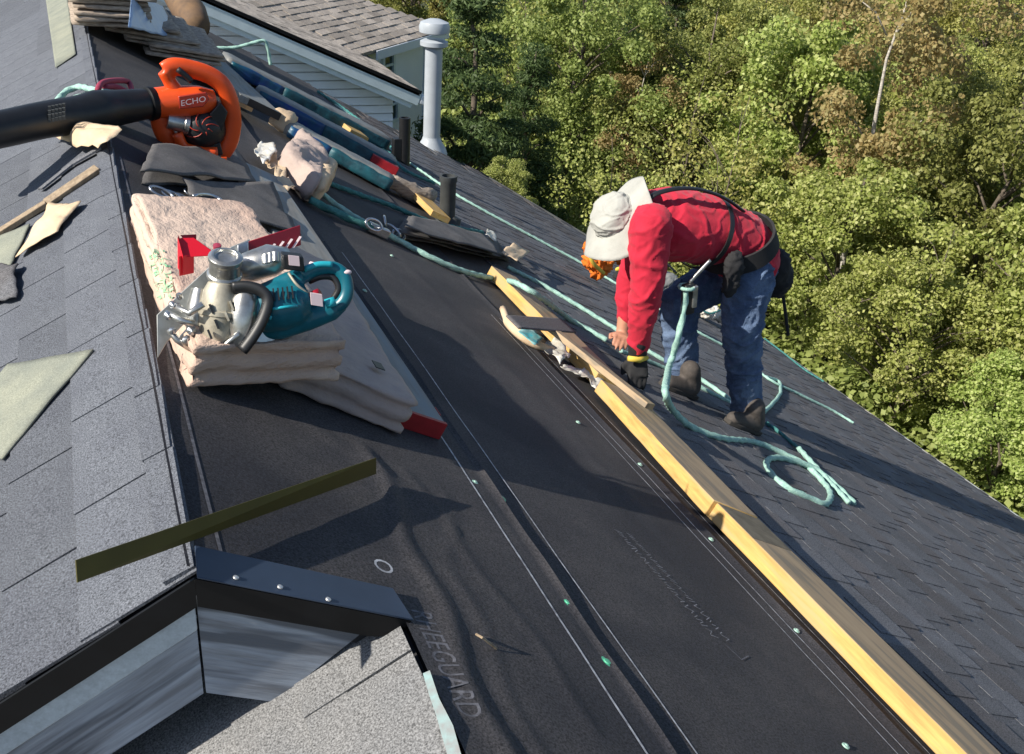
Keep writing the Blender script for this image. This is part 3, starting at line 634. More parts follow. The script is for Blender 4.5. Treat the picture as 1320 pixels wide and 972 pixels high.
# silver upper casting and motor
mb = MB(); mb.tube([D(300, 352, 1.98), D(322, 344, 1.965), D(350, 335, 1.96), D(372, 330, 1.97)], [.022, .030, .032, .018], 16); mb.build('upper_casting', MT['silver'], sw, smooth=True)
for k in range(3):
    mb = MB(); mb.lathe(D(343+k*6, 340-k*1.5, 1.93), D(343+k*6, 325, 1.935)-D(343+k*6, 340, 1.93), [(0, .0075), (.018, .0075), (.02, .001)], 12); mb.build('cooling_fin', MT['silver'], sw)
hm = MB(); hm.tube([D(328, 402, 1.945), D(340, 398, 1.935), D(362, 394, 1.93), D(384, 390, 1.93), D(392, 389, 1.935)], [.036, .047, .050, .044, .036], 22)
hm.tube([D(335, 428, 1.955), D(360, 421, 1.945), D(395, 410, 1.94), D(428, 399, 1.94), D(443, 390, 1.94)], [.018, .026, .026, .022, .014], 14)
hm.tube([D(345, 374, 1.93), D(372, 362, 1.93), D(398, 352, 1.93)], [.016, .018, .016], 12)
hm.box(D(350, 378, 1.93), V((.03, 0, .008)), V((0, .02, 0)), V((0, 0, .02)))
blob('motor_housing', hm, MT['teal'], sw, .004, 2)
mb = MB(); mb.tube(smooth_path([D(390, 356, 1.925), D(408, 347, 1.925), D(430, 346, 1.93), D(443, 356, 1.93), D(447, 374, 1.93), D(441, 390, 1.93), D(424, 400, 1.935)], 5), [(.011, .014)]*31, 14); mb.build('rear_handle', MT['teal'], sw, smooth=True)
mb = MB(); mb.tube(smooth_path([D(392, 347, 1.912), D(410, 341, 1.912), D(428, 341, 1.916)], 5), .006, 10); mb.build('handle_highlight', MT['teal_light'], sw, smooth=True)
mb = MB(); mb.tube(smooth_path([D(398, 362, 1.935), D(414, 356, 1.93), D(430, 358, 1.93), D(437, 372, 1.93), D(430, 386, 1.935)], 4), .0075, 10); mb.build('grip', MT['black'], sw, smooth=True)
mb = MB(); mb.tube([D(398, 384, 1.93), D(412, 378, 1.92)], .010, 10); mb.build('trigger', MT['crimson'], sw, smooth=True)
for k in range(5): MB().bar(D(352+k*6, 372-k*.8, 1.882+abs(k-2)*.002), D(354+k*6, 388-k*.8, 1.878), .003, .003, vw).build('vent_slot', MT['black'], sw)
for pa_, pb2, r_ in ((D(420, 392, 1.905), D(432, 388, 1.903), .010), (D(334, 405, 1.885), D(350, 410, 1.880), .004), (D(350, 398, 1.877), D(384, 394, 1.884), .003)): MB().tube([pa_, pb2], r_, 8).build('trim', MT['teal_light'], sw, smooth=True)
mb = MB(); mb.box(D(408, 386, 1.885), V((.011, 0, -.003)), V((0, .002, .0)), V((0, .003, .011))); mb.build('label', MT['label_white'], sw)
mb = MB(); mb.box(D(377, 337, 1.90), V((.020, 0, -.004)), V((0, .012, .0)), V((0, .003, .014))); mb.build('switch_box', MT['black'], sw, bevel=.003)
mb = MB(); mb.box(D(379, 336, 1.886), V((.010, 0, -.002)), V((0, .001, .0)), V((0, .002, .009))); mb.build('label', MT['label_white'], sw)
mb = MB(); mb.tube(smooth_path([D(372, 352, 1.91), D(382, 366, 1.90), D(396, 378, 1.905)], 5), .0028, 8); mb.build('seam', MT['alloy_matte'], sw, smooth=True)
mb = MB(); mb.tube(smooth_path([D(444, 345, 1.93), D(436, 350, 1.93), D(420, 345, 1.93), D(400, 340, 1.95)], 5), .005, 8); mb.ball(D(447, 351, 1.925), V((.010, 0, 0)), V((0, .006, 0)), V((0, 0, .005))); mb.build('cord_stub', MT['label_white'], sw, smooth=True)
# red square lying on the bundle
t = thing('speed_square', 'small bright red plastic square standing on the tan bundle behind the saw', 'square', PR(245, 330, .12))
mb = MB(); mb.prism([D(229, 308, 2.13), D(245, 303, 2.15), D(275, 324, 2.13), D(268, 330, 2.12), D(236, 332, 2.11)], vw*.004); mb.build('face', MT['red_plastic'], t, bevel=.0015)
mb = MB(); mb.prism([D(229, 306, 2.12), D(236, 331, 2.10), D(236, 356, 2.13), D(229, 346, 2.14)], V((.004, .02, 0))); mb.prism([D(230, 330, 2.10), D(250, 328, 2.12), D(250, 352, 2.15), D(231, 356, 2.13)], vw*.004); mb.build('flange', MT['red_plastic'], t, bevel=.0015)
mb = MB(); mb.prism([D(232, 303, 2.135), D(253, 302, 2.15), D(253, 311, 2.15), D(241, 313, 2.14)], vw*.004); mb.build('fence', MT['crimson'], t)
mb = MB(); mb.lathe(D(280, 322, 2.09), V((0, -.3, 1)), [(0, .008), (.012, .008), (.014, .001)], 12); mb.build('rivet', MT['maroon'], t)

# ------------------------------------------------------------------ leaf blower
bl = thing('leaf_blower', 'orange handheld leaf blower with long black tube resting across the ridge', 'leaf blower', PR(250, 209, .09))
def Q(x, y, dy=0.): return PY(x, y, 2.72+dy)
PX = .0031
bb = MB(); bb.tube([Q(193, 133), Q(200, 133), Q(228, 131), Q(258, 130), Q(278, 129)], [17*PX, 18*PX, 19*PX, 18*PX, 12*PX], 20); blob('volute', bb, MT['orange'], bl, .007, 3)
fp = smooth_path([Q(212, 92), Q(224, 86), Q(246, 89), Q(270, 97), Q(287, 110), Q(296, 130), Q(300, 155), Q(296, 182), Q(284, 201)], 5)
bb = MB(); bb.tube(fp, [(6.8*PX, 11*PX)]*len(fp), 12); bb.tube(smooth_path([Q(205, 148), Q(209, 165), Q(218, 182), Q(228, 196), Q(246, 202), Q(270, 204), Q(290, 204)], 5), [(6.5*PX, 12*PX)]*31, 12)
bb.tube([Q(212, 91), Q(218, 104), Q(228, 120)], [9*PX, 8*PX, 10*PX], 12); blob('frame', bb, MT['orange'], bl, .006, 3)
bb = MB(); bb.tube(smooth_path([Q(228, 172, -.04), Q(238, 190, -.04), Q(262, 196, -.04), Q(280, 196, -.04)], 4), [(7*PX, 7*PX)]*13, 10); bb.build('lower_shroud', MT['orange'], bl, smooth=True)
bb = MB(); bb.tube(smooth_path([Q(229, 89, -.035), Q(240, 98, -.035), Q(247, 105, -.035)], 3), 3.5*PX, 8); bb.build('throttle_trigger', MT['black'], bl, smooth=True)
bb = MB(); bb.prism([Q(230, 124, -.058), Q(266, 119, -.056), Q(270, 128, -.056), Q(262, 138, -.058), Q(231, 141, -.06)], (0, .01, 0)); bb.build('name_panel', MT['orange_dark'], bl, bevel=.003)
lb = lettering("ECHO", 9*PX*1.05, Q(233, 137, -.0615), unit(Q(264, 131)-Q(233, 137)), UZ, 'label_white', 'lettering', bl, drape=False, sx=1.15)
bb = MB(); bb.ball(Q(262, 166, .0), V((27*PX, 0, 0)), V((0, .07, 0)), V((0, 0, 25*PX)), 24); bb.build('fan_housing', MT['black'], bl, smooth=True)
for k in range(7):
    bb = MB(); a = k*math.pi/7*2; pts_ = []
    for j in range(7):
        rr_ = 6+j*3.1; aa = a+j*.16; x = 262+rr_*math.cos(aa); y = 166+rr_*math.sin(aa)*.9; pts_.append(Q(x, y, -.072*math.sqrt(max(.02, 1-(rr_/28)**2))))
    bb.tube(pts_, .0022, 6); bb.build('guard_rib', MT['orange_dark'], bl, smooth=True)
bb = MB(); bb.lathe(Q(216, 155, -.02), Q(238, 160, -.02)-Q(216, 155, -.02), [(0, .030), (.03, .033), (.055, .033), (.06, .038), (.075, .038)], 20); bb.build('muffler', MT['silver'], bl)
bb = MB(); bb.prism([Q(284, 132, -.05), Q(294, 145, -.05), Q(286, 170, -.05), Q(276, 160, -.05), Q(270, 148, -.05)], (0, .06, 0)); bb.prism([Q(262, 190, -.045), Q(284, 184, -.045), Q(288, 200, -.045), Q(268, 200, -.045)], (0, .06, 0)); bb.build('engine_cover', MT['black'], bl, bevel=.004)
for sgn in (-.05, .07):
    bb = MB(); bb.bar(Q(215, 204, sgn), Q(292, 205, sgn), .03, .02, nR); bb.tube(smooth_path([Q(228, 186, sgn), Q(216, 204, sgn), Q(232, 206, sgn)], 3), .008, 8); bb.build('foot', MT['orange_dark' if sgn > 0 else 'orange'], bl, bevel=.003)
tp = [Q(197, 133), Q(180, 135, -.02), Q(150, 139, -.06), Q(128, 143, -.10), Q(100, 149, -.15), Q(60, 154, -.22), Q(0, 167, -.32), Q(-70, 181, -.42)]
bb = MB(); bb.tube(smooth_path(tp, 4), list(np.interp(np.arange(29), [0, 4, 8, 12, 16, 20, 28], [.050, .056, .062, .072, .066, .060, .056])), 24); bb.build('blower_tube', MT['black'], bl, smooth=True)
bb = MB(); bb.lathe(Q(199, 133), Q(180, 135, -.02)-Q(199, 133), [(0, .058), (.012, .061), (.024, .061), (.028, .055)], 24); bb.build('clamp_ring', MT['drip_black'], bl)
bb = MB()
for i in range(5):
    for j in range(4):
        x, y = 64+i*4.6, 139+j*5.4+(-i)*.9; c_ = PY(x, y, 2.50-.066*math.sqrt(max(0.05, 1-((y-154)/21)**2))); bb.box(c_, V((.0045, 0, 0)), V((0, .002, .001)), V((0, 0, .0055)))
bb.build('vent_slots', MT['grey_pipe'], bl)

# ------------------------------------------------------------------ fan of kraft-wrapped bundles stacked at the far ridge
k_ = 0
def far_bundle(label, px, py, h, w=.40, th=.085, L=1.0, tilt=0., m='pack_edge'):
    global k_
    k_ += 1; o = PR(px, py, .01)+UZ*h; a = unit(UX*(1-tilt)+uR*tilt)*w; cz_ = unit(np.cross(a, UY)); nl_ = 3
    t = thing('shingle_bundle', label, 'bundle', o, 'shingle bundles stacked by the far ridge')
    for q in range(nl_): packet('shingle_layer', o+cz_*(th/nl_*q)+a*rng.uniform(-.04, .04)+UY*rng.uniform(-.03, .02), a*rng.uniform(.93, 1.05), UY*L, cz_*th/nl_*.9, MT[m], t, rnd=.009, amp=.009, freq=7, res=.04, seed=k_*3.1+q)
for i in range(4): far_bundle(['lowest bundle of the tall stack on the far ridge', 'second bundle up in the tall stack on the far ridge', 'third bundle up in the tall stack on the far ridge', 'topmost bundle of the tall stack on the far ridge'][i], 94, 35, .005+i*.085, .40, .08, tilt=.1)
for lbl, x, y, h in (('bundle stepping down just below the tall ridge stack', 134, 47, .03), ('middle bundle of the three stepping down from the ridge stack', 163, 62, .03), ('lowest stepped bundle, just above the orange blower handle', 192, 79, .03)): far_bundle(lbl, x, y, h, .42, .07, tilt=.35)
o = sheet('plastic_sheet', [PR(165, 36, .20), PR(232, 52, .14), PR(210, 8, .25), PR(170, -10, .3)], MT['blue_sheet'], None, 16, .02, 3, seed=2); tag(o, 'pale blue plastic sheet draped behind the stepped bundles', 'plastic sheet')
mb = MB(); mb.tube(smooth_path([PR(226, -12, .22), PR(242, 12, .2), PR(256, 36, .15)], 4), [.11, .12, .12, .12, .12, .12, .11, .10, .08], 14); o = mb.build('paper_roll', MT['brown_roll'], None, smooth=True); tag(o, 'rolled brown paper standing at the far edge by the neighbouring siding', 'paper roll')
# grey tarp strip below the roll
# ------------------------------------------------------------------ three long wrapped rows
def wrapped_row(label, pa, pb, w, th, frac, h0=.02, seed=0.):
    a, b = PR(*pa, h0), PR(*pb, h0); d = b-a; L = np.linalg.norm(d); d /= L; y = unit(np.cross(nR, d)); y = y if y[1] > 0 else -y
    t = thing('wrapped_bundle', label, 'bundle', (a+b)/2-nR*h0, 'long wrapped bundles laid down the slope')
    packet('wrapper', a, d*L, y*w, nR*th, MT['grey_wrap'], t, rnd=th*.22, amp=.006, freq=7, res=.035, layers=0, seed=seed)
    packet('blue_side', a+d*.03-y*.012, d*L*frac, y*.05, nR*th*.86, MT['blue_wrap'], t, rnd=.007, amp=.008, freq=9, res=.03, seed=seed+2)
    packet('teal_side', a+d*(L*frac+.03)-y*.013, d*L*(.96-frac), y*.05, nR*th*.86, MT['teal_wrap'], t, rnd=.007, amp=.009, freq=9, res=.03, seed=seed+3)
    return t, a, d, y
wrapped_row('farthest long bundle, blue wrapped at its upper end, against the siding', (287, 90), (500, 196), .26, .10, .3, seed=1)
r2 = wrapped_row('middle long bundle with dark blue upper half and red end', (322, 130), (505, 226), .24, .10, .45, seed=4)
mb = MB(); mb.box(PR(495, 212, .06), r2[2]*.09, r2[3]*.05, nR*.03); mb.build('red_end', MT['red_paint'], r2[0], bevel=.004)
r3 = wrapped_row('nearest long bundle with blue and teal print, paper bunched at both ends', (362, 172), (500, 246), .18, .08, .38, seed=7)
packet('paper_end', r3[1]-r3[2]*.10, r3[2]*.13, r3[3]*.2, nR*.12, MT['paper'], r3[0], rnd=.04, amp=.02, freq=9, res=.025, seed=3)
packet('paper_end', PR(496, 244, .01), PR(552, 270, .01)-PR(496, 244, .01), r3[3]*.16, nR*.09, MT['pack_edge'], r3[0], rnd=.03, amp=.03, freq=9, res=.03, seed=6)

# bunched paper bag
t = thing('paper_wrapper', 'torn tan paper wrapper bunched up beside the nearest wrapped bundle', 'paper')
t.location = tuple(PR(390, 235))
packet('bag', PR(352, 222, .02), PR(398, 262, .02)-PR(352, 222, .02), PR(372, 196, .02)-PR(352, 222, .02), nR*.13, MT['wrap_dark'], t, rnd=.04, amp=.03, freq=8, res=.025, seed=11)
packet('open_end', PR(388, 252, .02), PR(408, 262, .03)-PR(388, 252, .02), PR(408, 228, .02)-PR(388, 252, .02), nR*.12, MT['paper'], t, rnd=.03, amp=.02, freq=10, res=.02, seed=12)
sheet('torn_strip', [PR(338, 200, .04), PR(362, 250, .03), PR(378, 246, .05), PR(352, 192, .07)], MT['paper'], t, 14, .04, 7, seed=31.)
sheet('torn_strip', [PR(326, 196, .05), PR(340, 212, .05), PR(356, 198, .08), PR(336, 184, .06)], MT['plastic_scrap'], t, 12, .04, 9, seed=33.)
# loose shingles under the blower and other dark flaps
def flap(name, label, pts, h, m='roofing_flap', amp=.012, th=.006, seed=0., cat='shingle', grp='loose dark shingles'):
    o = sheet(name, [PR(*p, h) for p in pts], MT[m], None, 16, amp, 2.2, th, seed); return tag(o, label, cat, grp)
for i in range(2): flap('loose_shingle', ['lower loose shingle under the blower base', 'upper loose shingle under the blower base'][i], [(183-i*3, 236-i*14), (330, 248-i*14), (305, 196-i*6), (196, 196-i*8)], .012+i*.045, seed=i*3.+1, amp=.02)
flap('loose_shingle', 'long dark shingle lying between the blower and the tan bundle', [(255, 268), (385, 306), (350, 240), (236, 232)], .05, seed=5., amp=.03)
for i, h in enumerate((.012, .045, .075)): flap('loose_shingle', ['bottom shingle of the loose pile above the first plank end', 'middle shingle of the loose pile above the first plank end', 'top shingle of the loose pile above the first plank end'][i], [(508+i*6, 306-i*5), (655-i*4, 338-i*4), (640-i*8, 312-i*4), (520+i*5, 284-i*2)], h, seed=8.+i, amp=.02)
flap('loose_shingle', 'small flat slate coloured shingle scrap lying across the planks', [(668, 424), (742, 430), (722, 412), (652, 408)], .11, 'shingle_dark', seed=12., amp=.001)
tag(sheet('paper_scrap', [PR(625, 305, .07), PR(640, 312, .07), PR(637, 299, .08), PR(628, 296, .08)], MT['plastic_scrap'], None, 8, .03, 9, seed=4.), 'tiny white paper scrap above the loose shingle pile', 'paper scrap')
tag(sheet('paper_scrap', [PR(645, 326, .07), PR(665, 338, .07), PR(682, 326, .07), PR(662, 314, .07)], MT['paper'], None, 8, .02, 9, seed=6.), 'square tan paper scrap at the end of the loose shingle pile', 'paper scrap')
# packaging strips beside the planks
t = thing('packaging_strip', 'torn white and cyan packaging strip beside the yellow planks', 'packaging', PR(690, 440))
o = MB(); o.tube(smooth_path([PR(648, 398, .04), PR(655, 415, .03), PR(672, 432, .03), (PR(692, 444, .03)), PR(712, 452, .03)], 4), [.014]*4+[.02]*9+[.016]*4, 8); o.build('rolled_edge', MT['paper'], t, smooth=True)
sheet('cyan_print', [PR(668, 428, .05), PR(690, 446, .04), PR(700, 436, .06), PR(676, 418, .06)], MT['cyan_scrap'], t, 8, .015, 12, seed=2.)
sheet('film', [PR(695, 448, .02), PR(720, 470, .02), PR(736, 458, .05), PR(712, 440, .05)], MT['plastic_scrap'], t, 10, .03, 12, seed=5.)
tag(sheet('plastic_scrap', [PR(722, 474, .015), PR(748, 486, .015), PR(752, 478, .02), PR(730, 470, .02)], MT['plastic_scrap'], None, 8, .015, 14, seed=7.), 'thin white film scrap lying on the felt below the planks', 'plastic scrap')
tag(sheet('plastic_scrap', [PR(744, 482, .015), PR(768, 503, .015), PR(775, 494, .03), PR(752, 476, .03)], MT['plastic_scrap'], None, 8, .02, 14, seed=9.), 'crumpled white film scrap touching the planks by the worker', 'plastic scrap')
# items on the left slope
def lsheet(name, label, pts, h, m, amp, cat, seed, pillow=0, th=.002): return tag(sheet(name, [PL(*p, h) for p in pts], MT[m], None, 14, amp, 8, th, seed, up=nL, pillow=pillow), label, cat)
lsheet('paper_wrapper', 'folded tan paper wrapper lying on the grey shingles', [(20, 333), (68, 306), (107, 262), (66, 266)], .02, 'paper', .015, 'paper', 3., .02)
lsheet('underlay_patch', 'faded greenish underlayment patch at the left edge', [(-60, 560), (2, 592), (120, 450), (10, 470)], .014, 'old_felt', .004, 'underlayment', 5., 0, .004)
lsheet('underlay_patch', 'small faded underlayment patch under the tan paper', [(-40, 345), (14, 345), (40, 290), (0, 305)], .013, 'old_felt', .004, 'underlayment', 6., 0, .004)
lsheet('shingle_scrap', 'bluish curled shingle scrap by the left frame edge', [(-40, 400), (22, 384), (24, 342), (-30, 352)], .02, 'shingle_dark', .02, 'shingle scrap', 7., .01, .004)
lsheet('underlay_patch', 'pale worn strip of underlayment beside the far ridge', [(72, 88), (98, 70), (86, -10), (58, -10)], .013, 'old_felt', .003, 'underlayment', 9., 0, .003)
lsheet('cardboard', 'tan cardboard sheet lying over the ridge under the blower tube', [(64, 178), (130, 196), (158, 168), (95, 160)], .035, 'paper', .03, 'cardboard', 10., .03)
mb = MB(); 
for (p, q) in (((52, 244), (92, 212)), ((92, 212), (130, 190))): mb.bar(PL(*p, .02), PL(*q, .02), .03, .006, nL)
tag(mb.build('shingle_scrap', MT['shingle_dark'], None), 'dark narrow cut shingle strip above the thin lath', 'shingle scrap')
# olive drip edge length lying over the ridge
P1 = PR(485, 590, .06); P0 = None
for hh in np.arange(.02, .5, .005):
    P0 = PL(98, 722, hh); tt = -P0[0]/(P1[0]-P0[0])
    if P0[2]+(P1[2]-P0[2])*tt > .055: break
dv = unit(P1-P0); H0 = hh
t = thing('metal_flashing', 'length of olive brown metal flashing lying across the ridge', 'flashing', (P0+P1)/2)
e1 = PL(100, 751, H0-.02); e2 = PR(485, 611, .025)
nf_ = unit(np.cross(dv, e1-P0)); MB().prism([P0, P1, e2, e1], nf_*.0015).build('face', MT['olive'], t)
# twig on the felt
tag(MB().tube([PR(614, 818, .015), PR(622, 822, .03), PR(640, 836, .012)], .0022, 6).build('twig', MT['lath'], None), 'tiny pale splinter standing on the felt near the front', 'splinter')

# ------------------------------------------------------------------ vent pipes
pb_ = PR(556, 190, 0); ax = unit(PY(562, 50, pb_[1])-pb_); ax = UZ
t = thing('vent_pipe', 'tall pale grey metal flue with storm collar and cap near the far hip', 'vent pipe', pb_)
r0 = .088
MB().lathe(pb_-UZ*.15, UZ, [(0, r0), (1.22, r0)], 24).build('pipe', MT['pvc'], t, bevel=.002)
MB().lathe(pb_-UZ*.06, UZ, [(0, .17), (.06, .15), (.14, .10), (.17, .092)], 24).build('flashing', MT['pvc'], t)
MB().lathe(pb_+UZ*1.00, UZ, [(0, .10), (.02, .14), (.06, .14), (.08, .10)], 24).build('storm_collar', MT['pvc'], t)
MB().lathe(pb_+UZ*1.13, UZ, [(0, .10), (.015, .15), (.07, .155), (.11, .14), (.14, .06), (.145, .001)], 24).build('cap', MT['pvc'], t)
pb_ = PR(576, 290, 0); t = thing('vent_pipe', 'short dark grey vent pipe at the end of the toe board', 'vent pipe', pb_)
MB().lathe(pb_-UZ*.05, UZ, [(0, .045), (.30, .045), (.31, .05), (.34, .05), (.34, .038), (.30, .036)], 20).build('pipe', MT['grey_pipe'], t)
MB().lathe(pb_-UZ*.03, nR, [(0, .11), (.02, .10), (.05, .06), (.09, .047)], 20).build('flashing', MT['grey_pipe'], t)
pb_ = PR(521, 212, 0); t = thing('vent_pipe', 'short black vent pipe just below the red bundle end', 'vent pipe', pb_)
MB().lathe(pb_-UZ*.05, UZ, [(0, .042), (.40, .042), (.40, .03), (.36, .03)], 18).build('pipe', MT['black'], t)
MB().box(pb_+UZ*.10-UX*.06, UX*.03, UY*.03, UZ*.10).build('bracket', MT['black'], t, bevel=.004)

# ------------------------------------------------------------------ ropes
rope('rope', [PR(x, y, h) for x, y, h in ((404, 238, .06), (425, 258, .03), (458, 280, .02), (490, 297, .03), (520, 313, .02), (560, 334, .02), (605, 352, .02), (648, 361, .03), (668, 366, .13), (700, 385, .13), (735, 412, .02), (782, 438, .02))], 'mint rope running from the metal clips across the planks to the hand', .012)
rope('rope', [PR(x, y, .02) for x, y in ((655, 345), (690, 362), (735, 388), (800, 428), (845, 458), (905, 490), (948, 520), (975, 540))], 'mint rope passing behind both legs of the worker', .011)
rope('rope', [PR(x, y, .015) for x, y in ((800, 452), (826, 462), (856, 474), (890, 492), (928, 512), (950, 522))], 'short mint rope just below the one behind the legs', .010)
rope('rope', [PR(x, y, .02) for x, y in ((420, 125), (455, 152), (500, 190), (545, 222), (590, 252), (640, 280), (700, 312), (755, 342), (805, 372), (850, 398), (900, 428), (950, 455), (990, 488), (1030, 508), (1075, 530), (1100, 545))], 'long pale rope stretched along the lower slope past the worker', .009)
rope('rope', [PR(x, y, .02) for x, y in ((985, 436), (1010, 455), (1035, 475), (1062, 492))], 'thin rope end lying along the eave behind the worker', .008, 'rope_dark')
rope('rope', [PR(x, y, .02) for x, y in ((988, 486), (1004, 492), (1006, 506), (996, 520), (985, 532))], 'short hooked rope bight behind the near boot', .011)
rope('rope', [PR(x, y, .02) for x, y in ((412, 232), (450, 246), (500, 264), (550, 284), (590, 294), (622, 300))], 'dark green rope arching past the dark vent pipe', .012, 'rope_dark')
rope('rope', [PR(x, y, .03) for x, y in ((400, 258), (430, 272), (470, 290), (488, 296))], 'dark teal rope end behind the metal clips', .016, 'rope_dark')
rope('rope', [PR(x, y, .03) for x, y in ((470, 190), (500, 196), (520, 218), (560, 236))], 'teal rope looped around the black vent pipe', .011, 'rope_dark')
rope('rope', [PR(x, y, .03) for x, y in ((410, 118), (440, 138), (480, 168), (510, 196))], 'teal rope lying along the far wrapped bundle', .012, 'rope_dark')
yk = st(PR(290, 66, .1))[1]
rope('rope', [PY(268, 62, yk), PY(300, 62, yk), PY(325, 56, yk), PY(341, 53, yk), PY(346, 66, yk), PY(349, 84, yk)], 'light rope sticking up in a loop before the white siding', .012)
rope('rope', [PL(x, y, h) for x, y, h in ((66, 146, .06), (80, 122, .05), (100, 112, .04), (122, 116, .03))]+[PR(150, 122, .03), PR(168, 124, .02)], 'mint rope looped over the ridge behind the blower tube', .012)
rope('rope', [PL(x, y, h) for x, y, h in ((76, 150, .06), (92, 130, .05), (112, 122, .04))]+[PR(140, 126, .05)], 'second mint rope strand behind the blower tube', .011)
o = MB().tube(smooth_path([PR(126, 116, .04), PR(132, 107, .05), (PR(150, 104, .05)), PR(166, 106, .04), PR(168, 120, .03), PR(150, 112, .04), PR(134, 112, .04)], 5), .012, 7).build('strap', MT['maroon'], None, smooth=True); tag(o, 'maroon webbing strap coiled on the felt behind the blower', 'strap')

# clips
def carabiner(parent, p, sz, d1, d2, m='steel', nm='carabiner'):
    pts = [p+sz*(math.cos(a)*V(d1)*1.0+math.sin(a)*V(d2)*.55) for a in np.linspace(0, 2*math.pi, 17)]
    return MB().tube(pts, sz*.14, 7, caps=False).build(nm, MT[m], parent, smooth=True)
t = thing('rope_clips', 'cluster of steel carabiners and rope grab on the mint rope', 'carabiners', PR(495, 295))
for (x, y, h, a) in ((482, 290, .05, .3), (496, 286, .06, 1.3), (506, 298, .04, 2.2), (514, 303, .03, .5)): carabiner(t, PR(x, y, h), .045, math.cos(a)*uR+math.sin(a)*UY, nR*.8+.5*(-math.sin(a)*uR+math.cos(a)*UY))
MB().box(PR(488, 297, .03), uR*.05, UY*.02, nR*.02).build('rope_grab', MT['steel'], t, bevel=.005)
t = thing('rope_clips', 'black hoop and chain links beside the dark shingles behind the tan bundle', 'carabiners', PR(250, 262))
for (x, y, h, s_, m_) in ((208, 248, .03, .035, 'steel'), (222, 252, .03, .03, 'steel'), (234, 256, .02, .03, 'steel'), (250, 250, .03, .03, 'steel')): carabiner(t, PR(x, y, h), s_, uR, UY*.8+nR*.4, m_)
MB().tube([PR(262+27*math.cos(a), 274-19*math.sin(a), .045) for a in np.linspace(-.2, 3.4, 16)], .016, 8).build('hoop', MT['rubber'], t, smooth=True)
MB().tube([PR(262+30*math.cos(a), 272-21*math.sin(a), .06) for a in np.linspace(.1, 2.0, 12)], .006, 7).build('hoop_rim', MT['steel'], t, smooth=True)
MB().tube([PR(x, y, .02) for x, y in ((226, 258), (231, 268), (232, 282))], .010, 7).build('link', MT['steel'], t, smooth=True)

# ------------------------------------------------------------------ the worker
YB = 2.2
man = thing('person', 'worker in red shirt, blue jeans and white sun hat bending to the planks', 'person', PR(915, 540))
def J(x, y, Y): return PY(x, y, Y)
hipN, hipF = J(966, 352, 2.13), J(950, 348, 2.33)
kneeN, kneeF = J(956, 425, 2.08), J(874, 388, 2.36)
ankN, ankF = J(962, 535, 2.11), J(880, 492, 2.30)
pel = J(958, 312, 2.23); waist = J(928, 300, 2.23); chest = J(885, 288, 2.23); upb = J(848, 284, 2.23); neck = J(822, 282, 2.23); 
shN, shF = J(838, 290, 2.06), J(842, 278, 2.40)
elN, elF = J(834, 375, 2.02), J(812, 365, 2.42); wrN = J(818, 442, 2.05); wrF = J(802, 432, 2.36)
head = J(797, 283, 2.23)
# body (one continuous surface: head, neck, trunk, arms, hands, legs)
b = MB()
def limb(mb, pts, rs, n=14): 
    P = []; R2 = []
    for i in range(len(pts)-1):
        for k in range(4): t = k/4; P.append(pts[i]*(1-t)+pts[i+1]*t); R2.append(rs[i]*(1-t)+rs[i+1]*t)
    P.append(pts[-1]); R2.append(rs[-1]); mb.tube(P, R2, n)
    for p, r in ((pts[0], rs[0]), (pts[-1], rs[-1])): mb.ball(p, UX*r, UY*r, UZ*r, 12)
limb(b, [pel, waist, chest, upb], [.10, .10, .12, .10]); limb(b, [upb, neck, head], [.07, .055, .06])
hd = unit(J(765, 262, 2.23)-J(800, 286, 2.23)); fd = unit(J(790, 305, 2.23)-J(800, 286, 2.23)); fd = unit(fd-(fd@hd)*hd)     # crown and face directions
hs_ = np.cross(hd, fd)
b.ball(head-hd*.01, hd*.09, fd*.09, hs_*.078, 18); b.ball(head-hd*.07+fd*.03, hd*.06, fd*.06, hs_*.055, 14)
b.ball(head+fd*.10-hd*.005, hd*.022, fd*.022, hs_*.014, 10)          # nose
b.ball(head+fd*.088-hd*.045, hd*.010, fd*.010, hs_*.024, 10)         # mouth
for q in (-1, 1): b.ball(head+hs_*.08*q-fd*.005, hd*.030, fd*.018, hs_*.012, 10); b.ball(head+fd*.082+hd*.025+hs_*.030*q, hd*.010, fd*.010, hs_*.014, 8)
limb(b, [shN, elN, wrN], [.055, .042, .030]); limb(b, [shF, elF, wrF], [.055, .042, .030])
limb(b, [hipN, kneeN, ankN], [.08, .055, .04]); limb(b, [hipF, kneeF, ankF], [.08, .055, .04])
